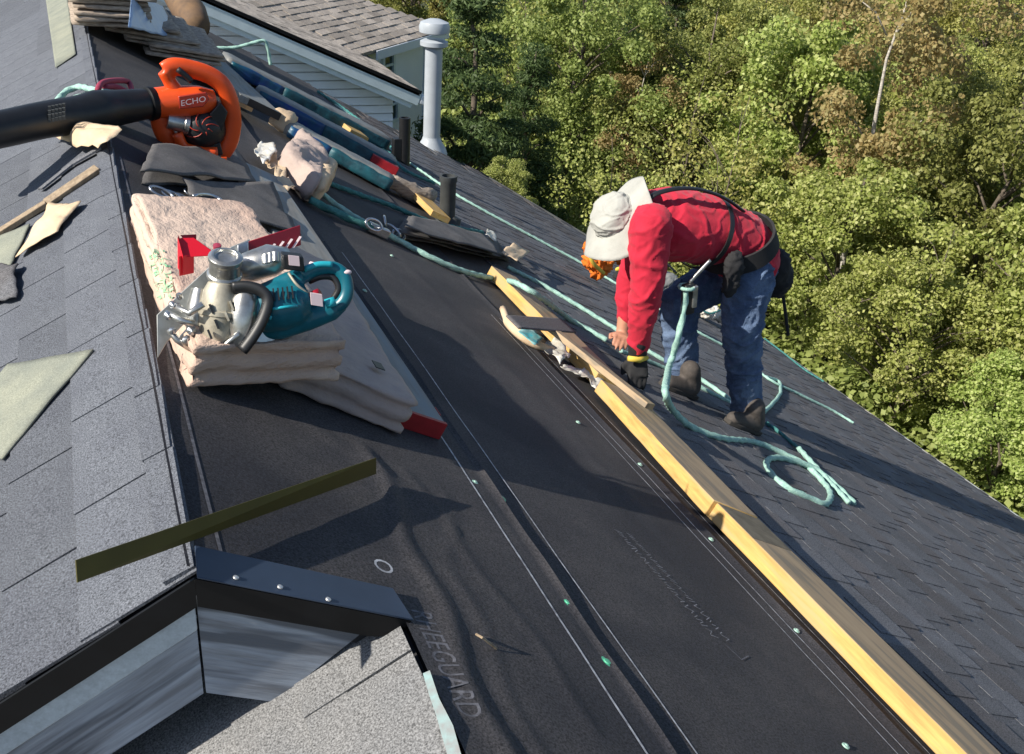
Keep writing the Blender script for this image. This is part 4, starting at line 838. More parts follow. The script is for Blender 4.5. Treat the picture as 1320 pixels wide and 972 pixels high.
def hand(mb, wr, palm_dir, side, nrm, sc=1., curl=.6):
    pd = unit(palm_dir); sd = unit(V(side)-(V(side)@pd)*pd); nn = unit(np.cross(pd, sd)); 
    if nn@V(nrm) < 0: nn = -nn
    mb.tube([wr, wr+pd*.03*sc, wr+pd*.085*sc], [(.028*sc, .020*sc), (.036*sc, .018*sc), (.040*sc, .015*sc)], 12)
    mb.ball(wr+pd*.05*sc, sd*.040*sc, nn*.018*sc, pd*.045*sc, 12)
    for i, (o_, L) in enumerate(((-.030, .062), (-.010, .074), (.010, .070), (.029, .054))):
        p0_ = wr+pd*.085*sc+sd*o_*sc; a = curl*(.8+.12*i); d1 = pd*math.cos(a*.5)-nn*math.sin(a*.5); d2 = pd*math.cos(a*1.4)-nn*math.sin(a*1.4); d3 = pd*math.cos(a*2.1)-nn*math.sin(a*2.1)
        p1_ = p0_+d1*L*.45*sc; p2_ = p1_+d2*L*.32*sc; p3_ = p2_+d3*L*.25*sc
        mb.tube([p0_-pd*.015*sc, p0_, p1_, p2_, p3_], [.0085*sc, .009*sc, .0085*sc, .008*sc, .006*sc], 8); mb.ball(p3_, UX*.006*sc, UY*.006*sc, UZ*.006*sc, 6)
    t0 = wr+pd*.025*sc-sd*.026*sc; t1 = t0-sd*.026*sc+pd*.022*sc-nn*.010*sc; t2 = t1+pd*.030*sc-nn*.014*sc+sd*.004*sc
    mb.tube([t0, t1, t2], [.013*sc, .0105*sc, .008*sc], 8)
tip = PR(799, 472, .11)
hand(b, wrF, tip-wrF, UY*-1+UX*.2, UX, 1.0, .7)
body = blob('body', b, MT['skin'], man, .0055, 5)
# eyes
for q in (-1, 1): MB().ball(head+fd*.089+hd*.022+hs_*.030*q, hd*.007, fd*.006, hs_*.011, 8).build('eye', MT['label_white'], man, smooth=True)
b = MB(); b.ball(head-hd*.005-fd*.022, hd*.085, fd*.085, hs_*.084, 16); b.build('hair', MT['black'], man, smooth=True)
# gloved near hand
b = MB(); limb(b, [J(822, 442, 2.04), J(822, 458, 2.05)], [.042, .040]); hand(b, J(822, 456, 2.05), PR(822, 486, .05)-J(822, 456, 2.05), UX, UY*-1+UZ, 1.2, .5)
blob('glove', b, MT['rubber'], man, .006, 3)
MB().tube([J(810, 462, 2.0), J(824, 464, 1.995), J(834, 461, 2.02)], [.012, .013, .010], 8).build('glove_trim', MT['yellow'], man, smooth=True)
# shirt
b = MB()
def tor(mb, specs, n=20):
    mb.tube([s_[0] for s_ in specs], [(s_[1], s_[2]) for s_ in specs], n)
def trunk(x, y, ry, rz): return (J(x, y, 2.23), rz, ry)
# cross-sections: first radius is vertical (in the picture plane), second is across
P = [(818, 275, .07, .09), (832, 279, .11, .14), (850, 286, .142, .18), (875, 291, .152, .185), (902, 295, .15, .178), (928, 301, .142, .172), (948, 312, .140, .172), (962, 330, .140, .175), (968, 342, .125, .165)]
Pi = []
for i in range(len(P)-1):
    for k in range(3): t = k/3; Pi.append([P[i][j]*(1-t)+P[i+1][j]*t for j in range(4)])
Pi.append(list(P[-1]))
b.tube([J(x, y, 2.23) for x, y, a, c_ in Pi], [(c_, a) for x, y, a, c_ in Pi], 24)
for sh, el, wr in ((shN, elN, J(822, 446, 2.05)), (shF, elF, J(808, 410, 2.38))):
    limb(b, [sh, sh*.5+el*.5, el, el*.45+wr*.55, wr], [.086, .076, .068, .056, .046], 16)
shirt = blob('shirt', b, MT['shirt'], man, .008, 8, disp=.009, dscale=6., seed=2.)
# long creases on the shirt
for (pts) in ():
    pass
# jeans
b = MB(); limb(b, [J(970, 345, 2.23), J(957, 350, 2.23)], [.120, .118], 18)
limb(b, [hipN, hipN*.5+kneeN*.5, kneeN, kneeN*.5+ankN*.5, ankN, J(962, 546, 2.12)], [.118, .104, .085, .078, .070, .074], 16)
limb(b, [hipF, hipF*.5+kneeF*.5, kneeF, kneeF*.5+ankF*.5, ankF, J(880, 500, 2.31)], [.118, .102, .088, .080, .070, .074], 16)
blob('jeans', b, MT['jeans'], man, .008, 5, disp=.013, dscale=8., seed=6.)
# boots
for (hx, hy, Yh, tx, ty) in ((966, 552, 2.12, 936, 541), (884, 506, 2.31, 858, 500)):
    h_ = PR(hx, hy+6, .0); t_ = h_+unit(-uR*1.0-UY*.12)*.165; up = unit(nR*.7+UZ*.3)
    b = MB(); limb(b, [h_+nR*.052, h_*.45+t_*.55+nR*.045, t_+nR*.038], [.042, .040, .034], 14); limb(b, [h_+nR*.06, h_+UZ*.14], [.042, .05], 12)
    o = blob('boot', b, MT['boot'], man, .007, 4)
    b = MB(); d_ = unit(t_-h_); x_ = np.cross(d_, nR); 
    b.prism([h_-d_*.05-x_*.03, h_-d_*.05+x_*.03, h_+d_*.06+x_*.036, h_+d_*.13+x_*.040, t_+d_*.030+x_*.022, t_+d_*.030-x_*.022, h_+d_*.13-x_*.040, h_+d_*.06-x_*.036], nR*.022)
    b.v = [tuple(V(p)+nR*.009) for p in b.v]; b.build('sole', MT['sole'], man, bevel=.004)
# hat: soft wide brim and crown
hc = head+hd*.035
b = MB(); prof = [(-.0, .0), ]
nb_, rings = 36, 9; vs_ = []; 
for i in range(rings+1):
    r = .085+(.186-.085)*i/rings
    for k in range(nb_):
        a = 2*math.pi*k/nb_; w = (i/rings)**1.2*(.036*math.cos(2*a+.3)+.014*math.sin(3*a)+.010*math.sin(5*a+1)-.040)
        vs_.append(hc+fd*r*math.cos(a)*1.06+hs_*r*math.sin(a)+hd*w)
b.add(vs_, [(i*nb_+k, i*nb_+(k+1) % nb_, (i+1)*nb_+(k+1) % nb_, (i+1)*nb_+k) for i in range(rings) for k in range(nb_)])
o = b.build('hat_brim', MT['hat'], man, smooth=True); md = o.modifiers.new('s', 'SOLIDIFY'); md.thickness = .003
b = MB(); b.lathe(hc-hd*.004, hd, [(-.006, .106), (.006, .100), (.025, .096), (.042, .090), (.056, .076), (.062, .052), (.064, .02), (.0642, .002)], 28); o = blob('hat_crown', b, MT['hat'], man, .005, 3, disp=.008, dscale=9., seed=4.)
# belt, harness, pouches
def band(name, pts, w, t_, m, up): 
    P = smooth_path(pts, 5); mb = MB(); mb.tube(P, [(t_, w)]*len(P) if False else w, 8); return mb
def hoop(x, y, Y, ax2, ra, rb, n=24): return [J(x, y, Y)+ra*math.cos(a)*V(ax2)+rb*math.sin(a)*UY for a in np.linspace(0, 2*math.pi, n+1)]
ctr = J(948, 308, 2.23); axh = unit(J(912, 318, 2.23)-J(985, 300, 2.23)); axv = unit(np.cross(axh, UY)); axv = axv if axv[2] > 0 else -axv
bt = unit(J(915, 322, 2.23)-J(978, 280, 2.23))
bv = unit(np.cross(bt, UY)); bv = bv if bv[2] > 0 else -bv
# belt is a wide flat band round the waist
def flatband(name, c0, e1, e2, ex, r1, r2, w, th, m, a0=0, a1=2*math.pi, n=32):
    vs = []; 
    for k in range(n+1):
        a = a0+(a1-a0)*k/n
        for (rr, ww) in ((0, -1), (th, -1), (th, 1), (0, 1)): vs.append(c0+V(e1)*(r1+rr)*math.cos(a)+V(e2)*(r2+rr)*math.sin(a)+V(ex)*ww*w/2)
    mb = MB().add(vs, [(k*4+i, k*4+(i+1) % 4, (k+1)*4+(i+1) % 4, (k+1)*4+i) for k in range(n) for i in range(4)])
    return mb.build(name, MT[m], man, smooth=False)
la = unit(J(985, 298, 2.23)-J(905, 332, 2.23))       # line the belt follows across his side
ex_ = unit(J(972, 318, 2.23)-J(928, 302, 2.23)); ev = unit(np.cross(ex_, UY)); ev = ev if ev[2] > 0 else -ev
la = unit(J(983, 290, 2.23)-J(912, 334, 2.23)); lx = unit(np.cross(la, UY))
flatband('tool_belt', J(947, 312, 2.23), la, UY, lx, .163, .196, .080, .012, 'rubber')
flatband('hip_strap', J(905, 297, 2.23), ev, UY, ex_, .160, .190, .022, .005, 'black')
for Yq in (2.13, 2.33):
    P = smooth_path([J(832, 262, Yq), J(845, 250, Yq), J(875, 243, Yq), J(905, 245, Yq), J(935, 256, Yq), J(958, 272, Yq)], 5)
    mb = MB(); mb.tube(P, [(.018, .007)]*len(P), 8); mb.build('harness_strap', MT['black'], man, smooth=True)
b = MB(); b.ball(J(1000, 358, 2.22), UX*.075, UY*.09, UZ*.10, 12); b.ball(J(1002, 345, 2.18), UX*.06, UY*.06, UZ*.09, 12); blob('rear_pouch', b, MT['rubber'], man, .01, 3, disp=.01, dscale=14)
b = MB(); b.ball(J(945, 345, 2.03), UX*.05, UY*.035, UZ*.08, 12); b.ball(J(942, 365, 2.03), UX*.04, UY*.03, UZ*.07, 12); blob('side_pouch', b, MT['rubber'], man, .008, 3, disp=.01, dscale=14)
MB().tube([J(1008, 370, 2.2), J(1012, 400, 2.2), J(1016, 432, 2.2)], .008, 6).build('hanging_strap', MT['rubber'], man)
# rope grab hanging at the harness and the rope he is tied to
t = thing('rope_grab', 'steel rope grab clipped to the harness at the top of the rope', 'rope grab', J(886, 380, 1.98))
MB().bar(J(888, 366, 1.98), J(886, 404, 1.98), .05, .035, UY).build('grab_body', MT['black'], t, bevel=.006)
MB().bar(J(896, 368, 1.965), J(894, 396, 1.965), .022, .02, UY).build('cam_lever', MT['silver'], t, bevel=.004)
carabiner(t, J(902, 350, 1.99), .055, unit(J(914, 338, 1.99)-J(890, 364, 1.99)), UX*.7+UZ*.7, 'silver')
MB().tube(hoop(885, 370, 1.98, UX, .03, .03, 12), .008, 7).build('rope_loop', MT['rope'], t, smooth=True)
rope('rope', [J(885, 372, 1.97), J(882, 400, 1.97), J(874, 435, 1.95), J(863, 470, 1.93), PR(858, 505, .18), PR(868, 530, .07), PR(893, 551, .02), PR(930, 565, .015), PR(972, 570, .015), PR(1010, 585, .015), PR(1045, 605, .02), PR(1068, 632, .015), PR(1066, 650, .015), PR(1045, 643, .015), PR(1012, 627, .015), PR(989, 604, .015), PR(992, 592, .015), PR(1014, 592, .02), PR(1050, 604, .03), PR(1078, 626, .02), PR(1101, 649, .015)], 'thick mint rope hanging from the rope grab and coiling on the shingles', .013, n=8)
rope('rope', [PR(1030, 578, .03), PR(1046, 596, .03), PR(1068, 620, .02), PR(1094, 648, .015)], 'short rope tail crossing the coil on the shingles', .012)
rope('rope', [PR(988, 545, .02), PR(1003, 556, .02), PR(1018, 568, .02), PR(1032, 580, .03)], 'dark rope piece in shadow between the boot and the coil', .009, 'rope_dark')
# things lying behind him
t = thing('hi_vis_bag', 'bright orange bag with yellow strap lying just beyond the hat', 'bag', PR(785, 356))
c0 = PR(786, 352, .12)
b = MB(); 
for (x, y, r) in ((762, 318, .06), (780, 334, .085), (800, 330, .065), (772, 347, .07), (764, 336, .06), (805, 338, .055)): b.ball(PY(x, y, c0[1]), UX*r, UY*r*.9, UZ*r, 12)
blob('bag', b, MT['orange_cloth'], t, .010, 2, disp=.03, dscale=12.)
MB().tube(smooth_path([PY(757, 318, c0[1]-.06), PY(764, 338, c0[1]-.09), PY(778, 352, c0[1]-.06)], 4), .014, 8).build('strap', MT['yellow'], t, smooth=True)
t = thing('work_glove', 'black work glove with yellow patch beside the orange bag', 'glove', PR(802, 366))
gc = PR(800, 356, .05); b = MB(); b.ball(gc, UX*.07, UY*.05, UZ*.05, 12); hand(b, gc, uR+UY*.2, UY, nR, 1.2, .3); blob('glove', b, MT['rubber'], t, .007, 3)
MB().ball(PY(798, 347, gc[1]-.04), UX*.035, UY*.015, UZ*.02, 10).build('yellow_patch', MT['yellow'], t, smooth=True)
t = thing('grey_bag', 'grey canvas bag standing behind the knees of the worker', 'bag', PR(855, 385))
q_ = PR(856, 388, 0)
b = MB(); b.ball(PY(858, 362, q_[1]), UX*.11, UY*.10, UZ*.08, 14); b.ball(PY(848, 372, q_[1]), UX*.08, UY*.08, UZ*.07, 14); blob('bag', b, MT['grey_wrap'], t, .012, 2, disp=.02, dscale=8.)
MB().tube(smooth_path([PY(845, 350, q_[1]), PY(858, 340, q_[1]), PY(872, 352, q_[1])], 4), .010, 8).build('bag_handle', MT['grey_pipe'], t, smooth=True)
t = thing('grey_bag', 'pale crumpled plastic bag lying between the legs of the worker', 'bag', PR(915, 410))
q_ = PR(915, 418, 0)
b = MB(); b.ball(PY(915, 402, q_[1]), UX*.11, UY*.09, UZ*.06, 14); b.ball(PY(930, 408, q_[1]), UX*.07, UY*.07, UZ*.05, 14); blob('bag', b, MT['plastic_scrap'], t, .010, 1, disp=.03, dscale=10.)
MB().tube(smooth_path([PY(902, 398, q_[1]-.05), PY(915, 404, q_[1]-.08), PY(928, 400, q_[1]-.06)], 4), .009, 8).build('tie', MT['rope_dark'], t, smooth=True)

# ------------------------------------------------------------------ neighbouring house
nb = thing('neighbour_house', 'white sided neighbouring house with brown shingle roof beyond the ridge', 'house', (4, 14, -6))
YN = 12.0
A_ = PY(225, -14, YN); B_ = PY(541, 124, YN); rk = unit(B_-A_); A0 = A_-rk*6
# main roof plane: rake A0-B_, running back along +Y
MB().prism([A0, B_, B_+UY*4.5, A0+UY*11.0], (0, 0, .05)).build('roof_deck', MT['brown_shingle'], nb)
cr = MB(); nn_ = unit(np.cross(rk, UY)); nn_ = nn_ if nn_[2] > 0 else -nn_; Lr = np.linalg.norm(B_-A0); k = 0
while k*.15 < Lr:
    for j in range(34):
        c_ = B_-rk*(k*.15); yl = 4.5+6.5*k*.15/Lr
        y0 = j*.32+(k % 2)*.16-.16; y1 = min(yl, y0+.31); y0 = max(0, y0)
        if y1-y0 < .05: continue
        hgt = .055+rng.uniform(0, .008)
        cr.add([c_+UY*y0+nn_*(hgt+.012)+rk*.0, c_+UY*y1+nn_*(hgt+.012), c_+UY*y1-rk*.17+nn_*(hgt-.012), c_+UY*y0-rk*.17+nn_*(hgt-.012), c_+UY*y0+nn_*.045, c_+UY*y1+nn_*.045, c_+UY*y1-rk*.17+nn_*.04, c_+UY*y0-rk*.17+nn_*.04], [(0, 1, 2, 3), (4, 7, 6, 5), (0, 4, 5, 1), (1, 5, 6, 2), (2, 6, 7, 3), (3, 7, 4, 0)])
    k += 1
o = cr.build('roof_shingles', MT['brown_shingle'], nb); o['kind'] = 'stuff'
MB().prism([A0+nn_*.03, B_+nn_*.03, B_+nn_*.075, A0+nn_*.075], (0, -.02, 0)).build('rake_drip_edge', MT['drip_black'], nb)
MB().prism([A0-nn_*.13, B_-nn_*.13+rk*.02, B_+nn_*.03+rk*.02, A0+nn_*.03], (0, .03, 0)).build('rake_board', MT['white_paint'], nb)
MB().prism([A0-nn_*.20+UY*.03, B_-nn_*.20+UY*.03-rk*.05, B_-nn_*.02+UY*.03, A0-nn_*.02+UY*.03], (0, .4, 0)).build('soffit', MT['white_paint'], nb)
MB().prism([B_-nn_*.1+rk*.03, B_-nn_*.1+rk*.14, B_+nn_*.03+rk*.14, B_+nn_*.03+rk*.03], (0, 4.3, 0)).build('gutter', MT['gutter'], nb, bevel=.02)
# gable wall of clapboards
yw = YN+.38; xr = PY(506, 150, yw)[0]; sd_ = MB(); z = -6.0; xl = A0[0]
def rake_z(x): return B_[2]+(x-B_[0])*(rk[2]/rk[0])-.12
while z < rake_z(xl):
    z1 = z+.115; xs = xl
    # right end limited by wall corner or the rake line
    xe = min(xr, B_[0]+(z1+.12-B_[2])*(rk[0]/rk[2])) if z1 > rake_z(xr) else xr
    if xe > xs+.2: sd_.add([V((xs, yw-.028, z)), V((xe, yw-.028, z)), V((xe, yw-.002, z1-.02)), V((xs, yw-.002, z1-.02)), V((xs, yw+.02, z)), V((xe, yw+.02, z)), V((xe, yw+.02, z1-.02)), V((xs, yw+.02, z1-.02))], [(0, 1, 2, 3), (4, 7, 6, 5), (0, 4, 5, 1), (2, 6, 7, 3), (1, 5, 6, 2), (0, 3, 7, 4)])
    z = z1
o = sd_.build('siding', MT['siding'], nb); o['kind'] = 'stuff'
MB().prism([V((xl, yw+.03, -6)), V((xr-.01, yw+.03, -6)), V((xr-.01, yw+.03, rake_z(xr)-.05)), V((xl, yw+.03, rake_z(xl)-.05))], (0, 4, 0)).build('wall', MT['gutter'], nb)
def windw(par, c_, ux, uz, w, h, nrm):
    c_, ux, uz, nrm = V(c_), unit(ux), unit(uz), unit(nrm)
    f = MB()
    for q in (-1, 1): f.box(c_+ux*q*w/2+nrm*.02, ux*.035, uz*(h/2+.035), nrm*.03); f.box(c_+uz*q*h/2+nrm*.021, ux*(w/2-.036), uz*.035, nrm*.028)
    f.box(c_+nrm*.019, ux*(w/2-.036), uz*.018, nrm*.02)
    fo = f.build('window', MT['white_paint'], par); MB().box(c_+nrm*.004, ux*w/2, uz*h/2, nrm*.003).build('pane', MT['glass'], fo)
c_ = PY(502, 136, yw-.02); 
# wing: wall turned towards the trees
E1 = hitp(480, 66, UX, (B_[0]+.05, 0, 0)); rd = ray(1146, -122); dW = unit((rd[0], rd[1], 0)); nW = unit(np.cross(dW, UZ)); nW = nW if nW@(CAM-E1) > 0 else -nW
pit = math.radians(24); uW = unit(-nW*math.cos(pit)+UZ*math.sin(pit)); nRf = unit(np.cross(dW, uW)); nRf = nRf if nRf[2] > 0 else -nRf
E2 = hitp(577, 38, nRf, E1); T2 = hitp(441, -8, nRf, E1); T1 = hitp(414, -8, nRf, E1)
E1 = E1-dW*.0
MB().prism([E1-dW*5, E2, T2, T2-dW*7], -nRf*.06).build('wing_roof_deck', MT['brown_shingle'], nb)
cr = MB(); LW = np.linalg.norm(E2-E1); k = 0
while k*.15 < 5.5:
    for j in range(-34, 24):
        w0 = j*.32+(k % 2)*.16; p = E1+dW*w0+uW*k*.15; q = RC@(p-CAM); u_, v_ = 660+F_PX*q[0]/-q[2], 486-F_PX*q[1]/-q[2]
        # keep pieces inside the roof outline
        a_ = (p-E1)@dW; b_ = (p-E1)@uW; 
        tt = (T2-E2); e_ = (E2-E1)@dW + (tt@dW)*(b_/(tt@uW)); tt1 = (T1-E1); s_ = (tt1@dW)*(b_/(tt1@uW))
        if not (a_+.1 < e_-.1 and b_ <= (T2-E1)@uW): continue
        if p[2] < B_[2]+(p[0]-B_[0])*rk[2]/rk[0]: continue
        hgt = .012+rng.uniform(0, .010); p2 = p+dW*.30
        cr.add([p+nRf*hgt, p2+nRf*hgt, p2+uW*.17+nRf*(hgt-.01), p+uW*.17+nRf*(hgt-.01), p+nRf*.0, p2+nRf*.0, p2+uW*.17-nRf*.004, p+uW*.17-nRf*.004], [(0, 1, 2, 3), (4, 7, 6, 5), (0, 4, 5, 1), (1, 5, 6, 2), (2, 6, 7, 3), (3, 7, 4, 0)])
    k += 1
o = cr.build('roof_shingles', MT['brown_shingle'], nb); o['kind'] = 'stuff'
MB().prism([E1+dW*.1-uW*.01-UZ*.15, E2-uW*.01-UZ*.15, E2-uW*.01, E1+dW*.1-uW*.01], nW*.03).build('wing_fascia', MT['gutter'], nb, bevel=.008)
W1 = E1-nW*.35-UZ*.06-dW*3; W2p = hitp(548, 60, nW, E1-nW*.35); W2 = W1+dW*((W2p-W1)@dW)
MB().prism([W1, W2, W2-UZ*(W2[2]+6), W1-UZ*(W1[2]+6)], -nW*.2).build('wing_wall', MT['siding'], nb)
MB().box((W2)-UZ*2.6+nW*.012, dW*.06, UZ*2.55, nW*.02).build('corner_board', MT['white_paint'], nb)
pw = hitp(499, 84, nW, W1); windw(nb, pw, dW, UZ, .42, .5, nW)
pw = hitp(503, 135, nW, W1); windw(nb, pw, dW, UZ, .5, .6, nW)

# ------------------------------------------------------------------ trees
def leaf_mesh(name, m, nleaf, rx, rz, nclump, lsize, clump_r, seed, hang=0., shape='round'):
    r = np.random.default_rng(seed)
    # clump centres spread through an uneven crown
    th = r.uniform(0, 2*math.pi, nclump); u = r.uniform(-1, 1, nclump); rad = r.uniform(.25, 1, nclump)**.5
    lump = 1+.28*np.sin(th*3+seed)+.18*np.sin(u*6+th*2)
    if shape == 'round':
        cx = rad*np.sqrt(1-u*u)*np.cos(th)*rx*lump; cy = rad*np.sqrt(1-u*u)*np.sin(th)*rx*lump; cz = rad*u*rz
    else:                                   # cone for evergreens
        hgt = r.uniform(0, 1, nclump)**1.3; rr = (1-hgt)*rx*r.uniform(.35, 1.05, nclump); cx = rr*np.cos(th); cy = rr*np.sin(th); cz = hgt*2*rz-rz-rr*.25
    cw = r.uniform(.4, 1.3, nclump); ci = r.choice(nclump, nleaf, p=cw/cw.sum())
    off = r.normal(0, 1, (nleaf, 3)); off /= np.linalg.norm(off, axis=1)[:, None]+1e-9; off *= (r.uniform(0, 1, (nleaf, 1))**.45)*clump_r*(.55+.8*r.random(nclump))[ci][:, None]
    if shape == 'cone': off[:, 2] *= .35
    else: off[:, 2] *= .75
    P = np.stack([cx, cy, cz], 1)[ci]+off; P[:, 2] -= hang*np.abs(off[:, 0])
    nrm = off*1.2+r.normal(0, .8, (nleaf, 3))*clump_r+np.array([0, 0, .5*clump_r]); nrm /= np.linalg.norm(nrm, axis=1)[:, None]+1e-9
    a = r.normal(0, 1, (nleaf, 3)); a -= (a*nrm).sum(1)[:, None]*nrm; a /= np.linalg.norm(a, axis=1)[:, None]+1e-9; b = np.cross(nrm, a)
    L = lsize*r.uniform(.6, 1.25, (nleaf, 1)); Wd = L*(.36 if shape == 'round' else .13)
    v = np.empty((nleaf, 4, 3)); v[:, 0] = P-a*L*.5; v[:, 1] = P+b*Wd+nrm*L*.06; v[:, 2] = P+a*L*.5-nrm*L*.10; v[:, 3] = P-b*Wd+nrm*L*.06
    me = bpy.data.meshes.new(name); me.vertices.add(nleaf*4); me.vertices.foreach_set('co', v.reshape(-1).astype(np.float32))
    me.loops.add(nleaf*4); me.loops.foreach_set('vertex_index', np.arange(nleaf*4, dtype=np.int32)); me.polygons.add(nleaf)
    me.polygons.foreach_set('loop_start', np.arange(0, nleaf*4, 4, dtype=np.int32)); me.update(calc_edges=True); me.materials.append(m)
    return me, np.stack([cx, cy, cz], 1)
def tree_proto(name, label, leaf, nleaf, rx, rz, nclump, lsize, clump_r, seed, H, bark='bark', shape='round', trunk_r=.09, nb_=26):
    me, cc = leaf_mesh('crown', LF[leaf], nleaf, rx, rz, nclump, lsize, clump_r, seed, shape=shape)
    t = thing(name, label, 'tree', (0, 0, 0)); cz = H-rz
    c_ = link('crown', me, None, t); c_.location = (0, 0, cz)
    mb = MB(); r = random.Random(seed); top = H-rz*.3 if shape == 'round' else H
    tp_ = [V((.12*nz((0, 0, k), .6, seed)*k*.3, .12*nz((5, 0, k), .6, seed)*k*.3, top*k/8)) for k in range(9)]
    mb.tube(tp_, [trunk_r*(1-.85*k/8) for k in range(9)], 8)
    idx = r.sample(range(len(cc)), min(nb_, len(cc)))
    for i in idx:
        e = V(cc[i])+V((0, 0, cz)); h0 = max(.8, min(top*.92, e[2]-np.hypot(e[0], e[1])*.8)); k = h0/top*8; i0 = int(min(7, k)); s0 = tp_[i0]+(tp_[i0+1]-tp_[i0])*(k-i0)
        m_ = s0*.5+e*.5+V((0, 0, .12)); mb.tube([s0, m_, e], [trunk_r*.30, trunk_r*.2, trunk_r*.07], 5)
    mb.build('trunk', MT[bark], t, smooth=True, world=False)
    return t
protos = {
 'a': (tree_proto('broadleaf_tree', '', 'green', 36000, 2.0, 2.2, 80, .080, .42, 11, 5.6), 'green leafy tree'),
 'b': (tree_proto('broadleaf_tree', '', 'yellow', 36000, 2.1, 2.1, 90, .074, .40, 12, 5.4), 'yellow green leafy tree'),
 'c': (tree_proto('broadleaf_tree', '', 'bright', 34000, 1.8, 2.0, 70, .086, .40, 13, 5.0), 'bright green leafy tree'),
 'd': (tree_proto('broadleaf_tree', '', 'green', 26000, 2.2, 2.4, 100, .07, .34, 14, 6.0), 'thin crowned green tree'),
 'e': (tree_proto('evergreen_tree', '', 'dark', 30000, 1.9, 3.0, 110, .13, .42, 15, 6.6, shape='cone', trunk_r=.12), 'dark evergreen tree'),
 'f': (tree_proto('birch_tree', '', 'rust', 12000, 1.3, 2.3, 46, .075, .40, 16, 6.4, bark='birch', trunk_r=.065, nb_=8), 'golden birch tree with pale trunk'),
 'g': (tree_proto('bare_sapling', '', 'yellow', 2600, 1.2, 1.9, 40, .07, .34, 17, 4.6, bark='bark', trunk_r=.03, nb_=26), 'nearly bare grey sapling'),
}
used = set(); ntree = 0
where_words = []
def place(kind, x, y, z=None, sc=1., label=None, grp=None):
    global ntree
    src, base = protos[kind]
    o = src if kind not in used else copy_tree(src)
    used.add(kind); gz = -6.0 if z is None else z
    o.location = (float(x), float(y), gz); o.scale = (sc, sc, sc*random.uniform(.92, 1.08)); o.rotation_euler = (0, 0, random.uniform(0, 6.28))
    o['label'] = label if label else base; o['category'] = 'tree'; o['group'] = grp or {'a': 'green trees behind the eave', 'b': 'yellow green trees behind the eave', 'c': 'bright green trees by the eave', 'd': 'thin green trees behind the eave', 'e': 'evergreens by the neighbouring house', 'f': 'birches in the wood', 'g': 'bare saplings in the wood'}[kind]
    ntree += 1; return o
def ground_xy(px, top_z, dist):
    p = PD(px[0], px[1], 1.); r_ = ray(*px); t_ = dist/math.hypot(r_[0], r_[1]); return CAM[0]+r_[0]*t_, CAM[1]+r_[1]*t_, CAM[2]+r_[2]*t_
# named trees: px position of crown top, distance, kind
def tree_at(kind, px, py, dist, label, dz=0., sc=None):
    x, y, zt = ground_xy((px, py), 0, dist); H = {'a': 5.6, 'b': 5.4, 'c': 5.0, 'd': 6., 'e': 6.6, 'f': 6.4, 'g': 4.6}[kind]
    s_ = sc if sc else (zt+6.0)/H
    return place(kind, x, y, -6.0 if not sc else zt-H*sc, s_, label)
tree_at('e', 612, -40, 15.5, 'dark evergreen tree standing just right of the tall white flue')
tree_at('e', 690, 60, 17.0, 'smaller dark evergreen right of the first, above the hat')
tree_at('e', 880, -60, 27, 'dark evergreen at the top middle of the wood')
tree_at('e', 1110, -70, 30, 'dark evergreen left of the pale birch trunk')
tree_at('f', 1188, -90, 17, 'golden leaved birch with a long pale trunk at the upper right')
tree_at('f', 840, 60, 20, 'golden birch with thin leaves above the back of the worker')
tree_at('g', 800, 140, 15, 'bare grey sapling above the hat')
tree_at('g', 940, 160, 14, 'bare grey sapling above the worker\'s back')
tree_at('g', 1240, 250, 13, 'bare grey sapling at the right')
tree_at('c', 650, 190, 11.5, 'small bright leafy shrub poking over the hip edge', sc=.22)
# general planting
pl_ = []; rows = []
def try_place(kind, az, dist, top, sp, band):
    x, y = CAM[0]+dist*math.sin(az), CAM[1]+dist*math.cos(az)
    for (a, b) in pl_:
        if (a-x)**2+(b-y)**2 < sp*sp: return
    if band > 0 and x < 9.6 and y < 10.5: return
    if band == 0 and not (7.7 < x < 10.2 or y > 10): return
    if abs(x-2) < 7.2 and y < 26: return
    H = {'a': 5.6, 'b': 5.4, 'c': 5.0, 'd': 6., 'f': 6.4, 'g': 4.6}[kind]
    pl_.append((x, y)); o = place(kind, x, y, None, (top+6.0)/H)
    q = RC@(V((x, y, top-1))-CAM); rows.append((band, kind, 660+F_PX*q[0]/-q[2], o))
for band, (d0, d1, n_, kinds, t0, t1, sp) in enumerate(((9.4, 13, 400, 'ccab', -3.6, -2.7, 1.35), (11, 15, 160, 'ccab', -2.4, -1.2, 1.9), (14, 21, 260, 'cabbdcag', -1.6, -.3, 2.2), (20, 31, 300, 'abbdadag', -1.8, .3, 2.6), (30, 50, 260, 'abdb', -1.4, .9, 3.2))):
    for _ in range(n_): try_place(random.choice(kinds), math.radians(random.uniform(4, 66)), random.uniform(d0, d1), random.uniform(t0, t1), sp, band)
ordn = ['first', 'second', 'third', 'fourth', 'fifth', 'sixth', 'seventh', 'eighth', 'ninth', 'tenth', 'eleventh', 'twelfth', 'thirteenth', 'fourteenth', 'fifteenth', 'sixteenth', 'seventeenth', 'eighteenth', 'nineteenth', 'twentieth', 'twenty-first', 'twenty-second', 'twenty-third', 'twenty-fourth', 'twenty-fifth']
where = ['low at the eave', 'just behind the eave bushes', 'in the second row', 'in the middle rows', 'in the farthest rows']
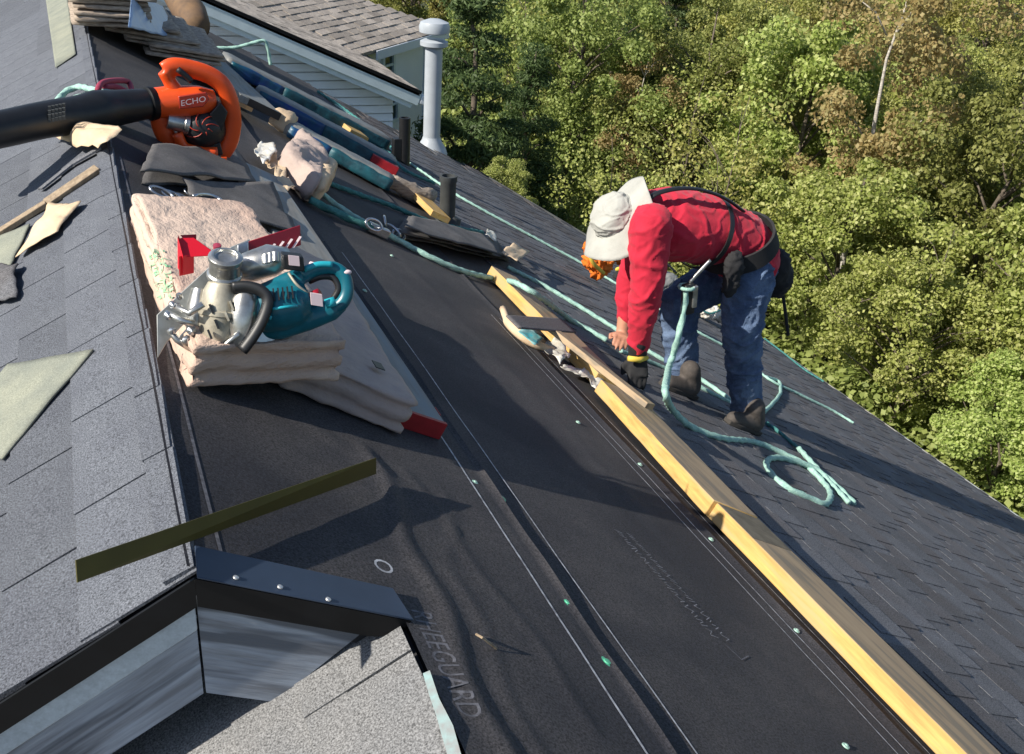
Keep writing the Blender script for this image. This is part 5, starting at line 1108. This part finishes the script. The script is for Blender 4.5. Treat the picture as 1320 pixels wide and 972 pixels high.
for bnd in range(5):
    for kd in 'abcdg':
        L = sorted([r for r in rows if r[0] == bnd and r[1] == kd], key=lambda r: r[2])
        for i, r in enumerate(L): r[3]['label'] = protos[kd][1]+' '+where[bnd]+(', %s from %s' % ((ordn[i], 'the left') if i <= len(L)//2 else (ordn[len(L)-1-i], 'the right')) if len(L) > 1 else '')
# undergrowth: a low mass of leaves between the trunks
r = np.random.default_rng(5); nleaf = 260000
az = np.radians(r.uniform(2, 70, nleaf)); dist = 8.6+42*r.random(nleaf)**1.5
X_ = CAM[0]+dist*np.sin(az); Y_ = CAM[1]+dist*np.cos(az); keep = ((X_ > 7.4) | (Y_ > 11)) & ~((np.abs(X_-2) < 6.5) & (Y_ < 26)); X_, Y_, dist = X_[keep], Y_[keep], dist[keep]; nl = len(X_)
Z_ = -5.9+r.random(nl)*(.7+.9*(.5+.5*np.sin(X_*1.7+np.sin(Y_*1.3)*2))*(.5+.5*np.cos(Y_*1.1+X_*.6)))
Pn = np.stack([X_, Y_, Z_], 1); nrm = r.normal(0, .7, (nl, 3))+np.array([-.3, 0, 1.]); nrm /= np.linalg.norm(nrm, axis=1)[:, None]; a = r.normal(0, 1, (nl, 3)); a -= (a*nrm).sum(1)[:, None]*nrm; a /= np.linalg.norm(a, axis=1)[:, None]; b = np.cross(nrm, a)
Ls = (.065+.004*dist)[:, None]*r.uniform(.6, 1.3, (nl, 1)); v = np.empty((nl, 4, 3)); v[:, 0] = Pn-a*Ls*.5; v[:, 1] = Pn+b*Ls*.36; v[:, 2] = Pn+a*Ls*.5; v[:, 3] = Pn-b*Ls*.36
me = bpy.data.meshes.new('undergrowth'); me.vertices.add(nl*4); me.vertices.foreach_set('co', v.reshape(-1).astype(np.float32)); me.loops.add(nl*4); me.loops.foreach_set('vertex_index', np.arange(nl*4, dtype=np.int32)); me.polygons.add(nl); me.polygons.foreach_set('loop_start', np.arange(0, nl*4, 4, dtype=np.int32)); me.update(calc_edges=True); me.materials.append(LF['green'])
tag(link('undergrowth', me, None), 'low leafy undergrowth covering the ground between the trees', 'undergrowth', kind='stuff')
for kd in protos:
    if kd not in used: print('unused', kd)
print('trees', ntree)
